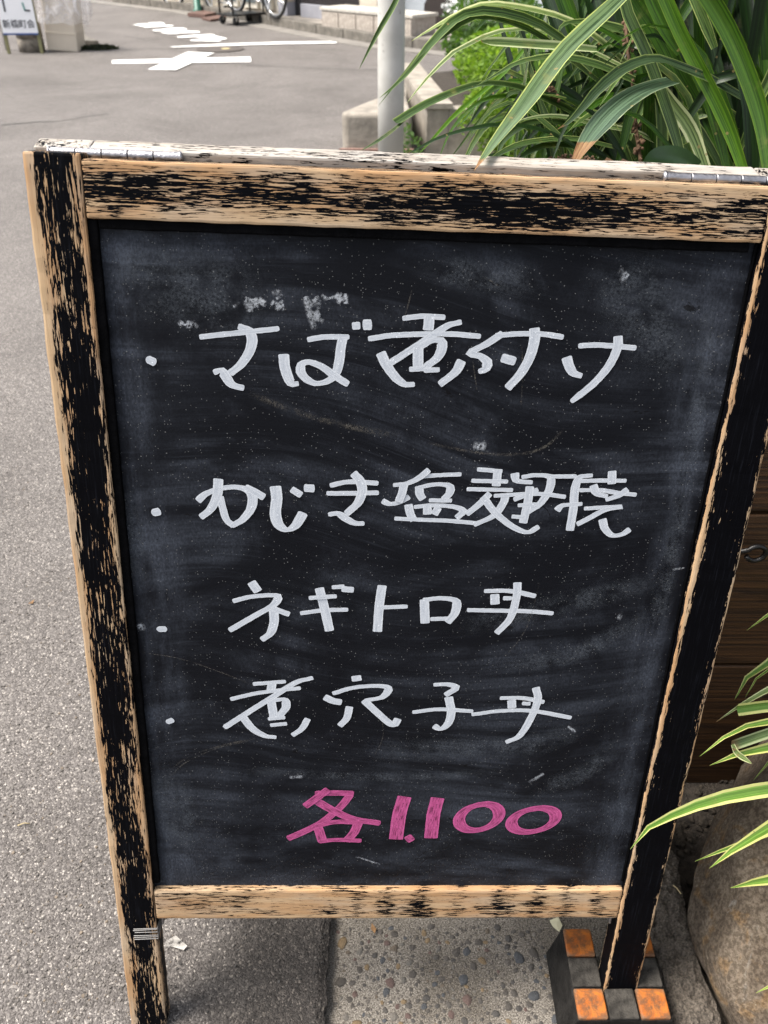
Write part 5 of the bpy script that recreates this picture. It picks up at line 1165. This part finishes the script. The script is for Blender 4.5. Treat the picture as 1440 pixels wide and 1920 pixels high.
# ---- street corner at the far left: notice stand, drum, bin with bag
def text_mesh(name, s, size, mat, parent, loc, rot=(R(90), 0, 0)):
    cu = bpy.data.curves.new(name, 'FONT'); cu.body = s; cu.size = size; cu.extrude = .0012; cu.align_x = 'CENTER'; cu.offset = .0005
    ob = bpy.data.objects.new(name, cu); COL.objects.link(ob)
    dg = bpy.context.evaluated_depsgraph_get(); me = bpy.data.meshes.new_from_object(ob.evaluated_get(dg)); bpy.data.objects.remove(ob)
    me.materials.clear(); me.name = name
    o = link(name, me, mat, parent); o.location = loc; o.rotation_euler = rot; return o
def notice():
    bl, br = gp(15, 101), gp(82, 100.5)
    q = (bl + br) / 2; w = (br - bl).length
    rt = empty('notice_stand', q, (0, 0, math.atan2(br.y - bl.y, br.x - bl.x))); tag(rt, 'white notice board on two olive legs at the street corner', 'notice board')
    OL = plain('olive_leg', (.20, .19, .09), .6, 0, .2, 30); WH = plain('white_sheet', (.78, .78, .80), .45, 0, .04, 3); INK = plain('dark_ink', (.035, .035, .04), .7); BLU = plain('blue_edge', (.04, .08, .22), .5); TEAL = plain('teal_ink', (.10, .26, .24), .7)
    for sx in (-1, 1): box('leg', (sx * (w / 2 - .015), 0, .55), (.032, .032, 1.1), OL, rt, .004, center=True)
    zb = .195
    box('sheet', (0, -.024, zb + .36), (w - .012, .012, .72), WH, rt, .002, center=True)
    box('bottom_edge', (0, -.026, zb - .009), (w - .01, .016, .016), BLU, rt, .002, center=True)
    text_mesh('lettering', '新橋町会', .083, INK, rt, (0.0, -.0315, zb + .055))
    for name, x, z, sx, sz, rr, m_ in (('stroke', -.11, zb + .27, .018, .15, 0, INK), ('stroke', .078, zb + .325, .055, .018, .25, INK), ('stroke', .088, zb + .24, .017, .075, -.12, TEAL), ('stroke', .118, zb + .205, .055, .017, .1, INK)):
        o = box(name, (x, -.0318, z), (sx, .002, sz), m_, rt, 0, center=True); o.rotation_euler = (0, rr, 0)
    dr = gp(48, 101.5); d = tube('stone_drum', [(0, 0, 0), (0, 0, .12), (0, 0, .125), (0, 0, .135), (0, 0, .14), (0, 0, .30)], [.135, .138, .131, .131, .138, .134], plain('stained_concrete', (.17, .15, .125), .9, 0, .6, 18, .003), None, 28); d.location = dr + Vector((0, .22, 0)); tag(d, 'stained round concrete drum behind the legs of the notice board', 'drum')
    p = gp(10, 98); o = tube('grey_post', [(0, 0, 0), (0, 0, 1.4)], .022, plain('grey_galvanised', (.38, .37, .37), .5, .5), None, 10); o.location = p + Vector((-.03, .15, 0)); tag(o, 'thin grey metal post at the left edge behind the notice board', 'post')
notice()
def bin_():
    a, b = gp(90, 97.5), gp(146, 97.5); w = (b - a).length; q = (a + b) / 2; dep = .36; Hh = .66
    rt = empty('waste_bin', (q.x, q.y, 0), (0, R(4.2), math.atan2(b.y - a.y, b.x - a.x) + R(3))); tag(rt, 'beige waste bin with a clear plastic bag over its rim beside the notice board', 'waste bin')
    BE = plain('beige_plastic', (.55, .48, .39), .55, 0, .06, 5)
    bm = bmesh.new(); box_bm(bm, (0, dep / 2, Hh / 2 + .004), (w, dep, Hh), .018, 3); from_bm('bin_body', bm, BE, rt, False)
    bm = bmesh.new(); box_bm(bm, (0, dep / 2, .178), (w + .010, dep + .010, .012), .004); from_bm('bin_rib', bm, BE, rt)
    bm = bmesh.new(); box_bm(bm, (0, dep / 2, Hh + .02), (w + .03, dep + .03, .04), .01); from_bm('bin_lid', bm, BE, rt)
    t = NT('clear_bag'); o = t.co(); f = t.noise(t.mp(o, (1, 1, .6)), 9.0, 4, .6, 1.0)
    t.fin((.86, .84, .86), .22, t.bump(f, .05, .8), 0, .6); t.set(t.b.inputs['Alpha'], t.m('MULTIPLY_ADD', t.ss(f, .45, .7), .5, .22))
    bm = bmesh.new(); ring = []; nseg = 60; rows = 14
    for j in range(rows + 1):
        s = j / rows; z = Hh + .05 - s * (Hh - .22); r0 = []
        for i in range(nseg):
            th = i * 2 * math.pi / nseg; c_, s_ = math.cos(th), math.sin(th)
            m_ = max(abs(c_), abs(s_)); bx_, by_ = c_ / m_ * w / 2, s_ / m_ * dep / 2
            fl = (.012 + s * .035) * (1 + .9 * mnoise.noise(Vector((c_ * 2.4, s_ * 2.4, s * 2.2)))) + (max(0, c_) ** 3) * math.sin(s * 2.6) * .13
            zz = z + mnoise.noise(Vector((c_ * 1.8 + 4, s_ * 1.8, 0))) * .07 * s
            r0.append(bm.verts.new((bx_ + c_ * fl, by_ + dep / 2 + s_ * fl, zz)))
        ring.append(r0)
    for j in range(rows):
        for i in range(nseg): bm.faces.new((ring[j][i], ring[j][(i + 1) % nseg], ring[j + 1][(i + 1) % nseg], ring[j + 1][i]))
    bag = from_bm('plastic_bag', bm, t.mat, None, True); bag.matrix_world = Matrix.Translation((q.x, q.y, 0)) @ Matrix.Rotation(math.atan2(b.y - a.y, b.x - a.x) + R(3), 4, 'Z') @ Matrix.Rotation(R(4.2), 4, 'Y')
    tag(bag, 'clear crumpled plastic bag hanging over the beige waste bin', 'bag')
bin_()
l0 = [xy(147, 62), xy(165, 77), xy(186, 86)]; l1 = [(x - .28, y + .05) for x, y in l0]
o = strip('kerb_ramp', l0, l1, -.02, .05, CONCRETE_DK); tag(o, kind='structure')
w_ = gp(180, 92); wd = empty('moss_clump', (w_.x, w_.y, 0)); tag(wd, 'dark mossy clump on the road right of the waste bin', 'moss'); foliage('foliage', wd, (0, 0, .012), (.26, .14, .03), 900, .02, leafy('dark_moss', (.015, .022, .012), (.04, .045, .03)), 71, 1.4)
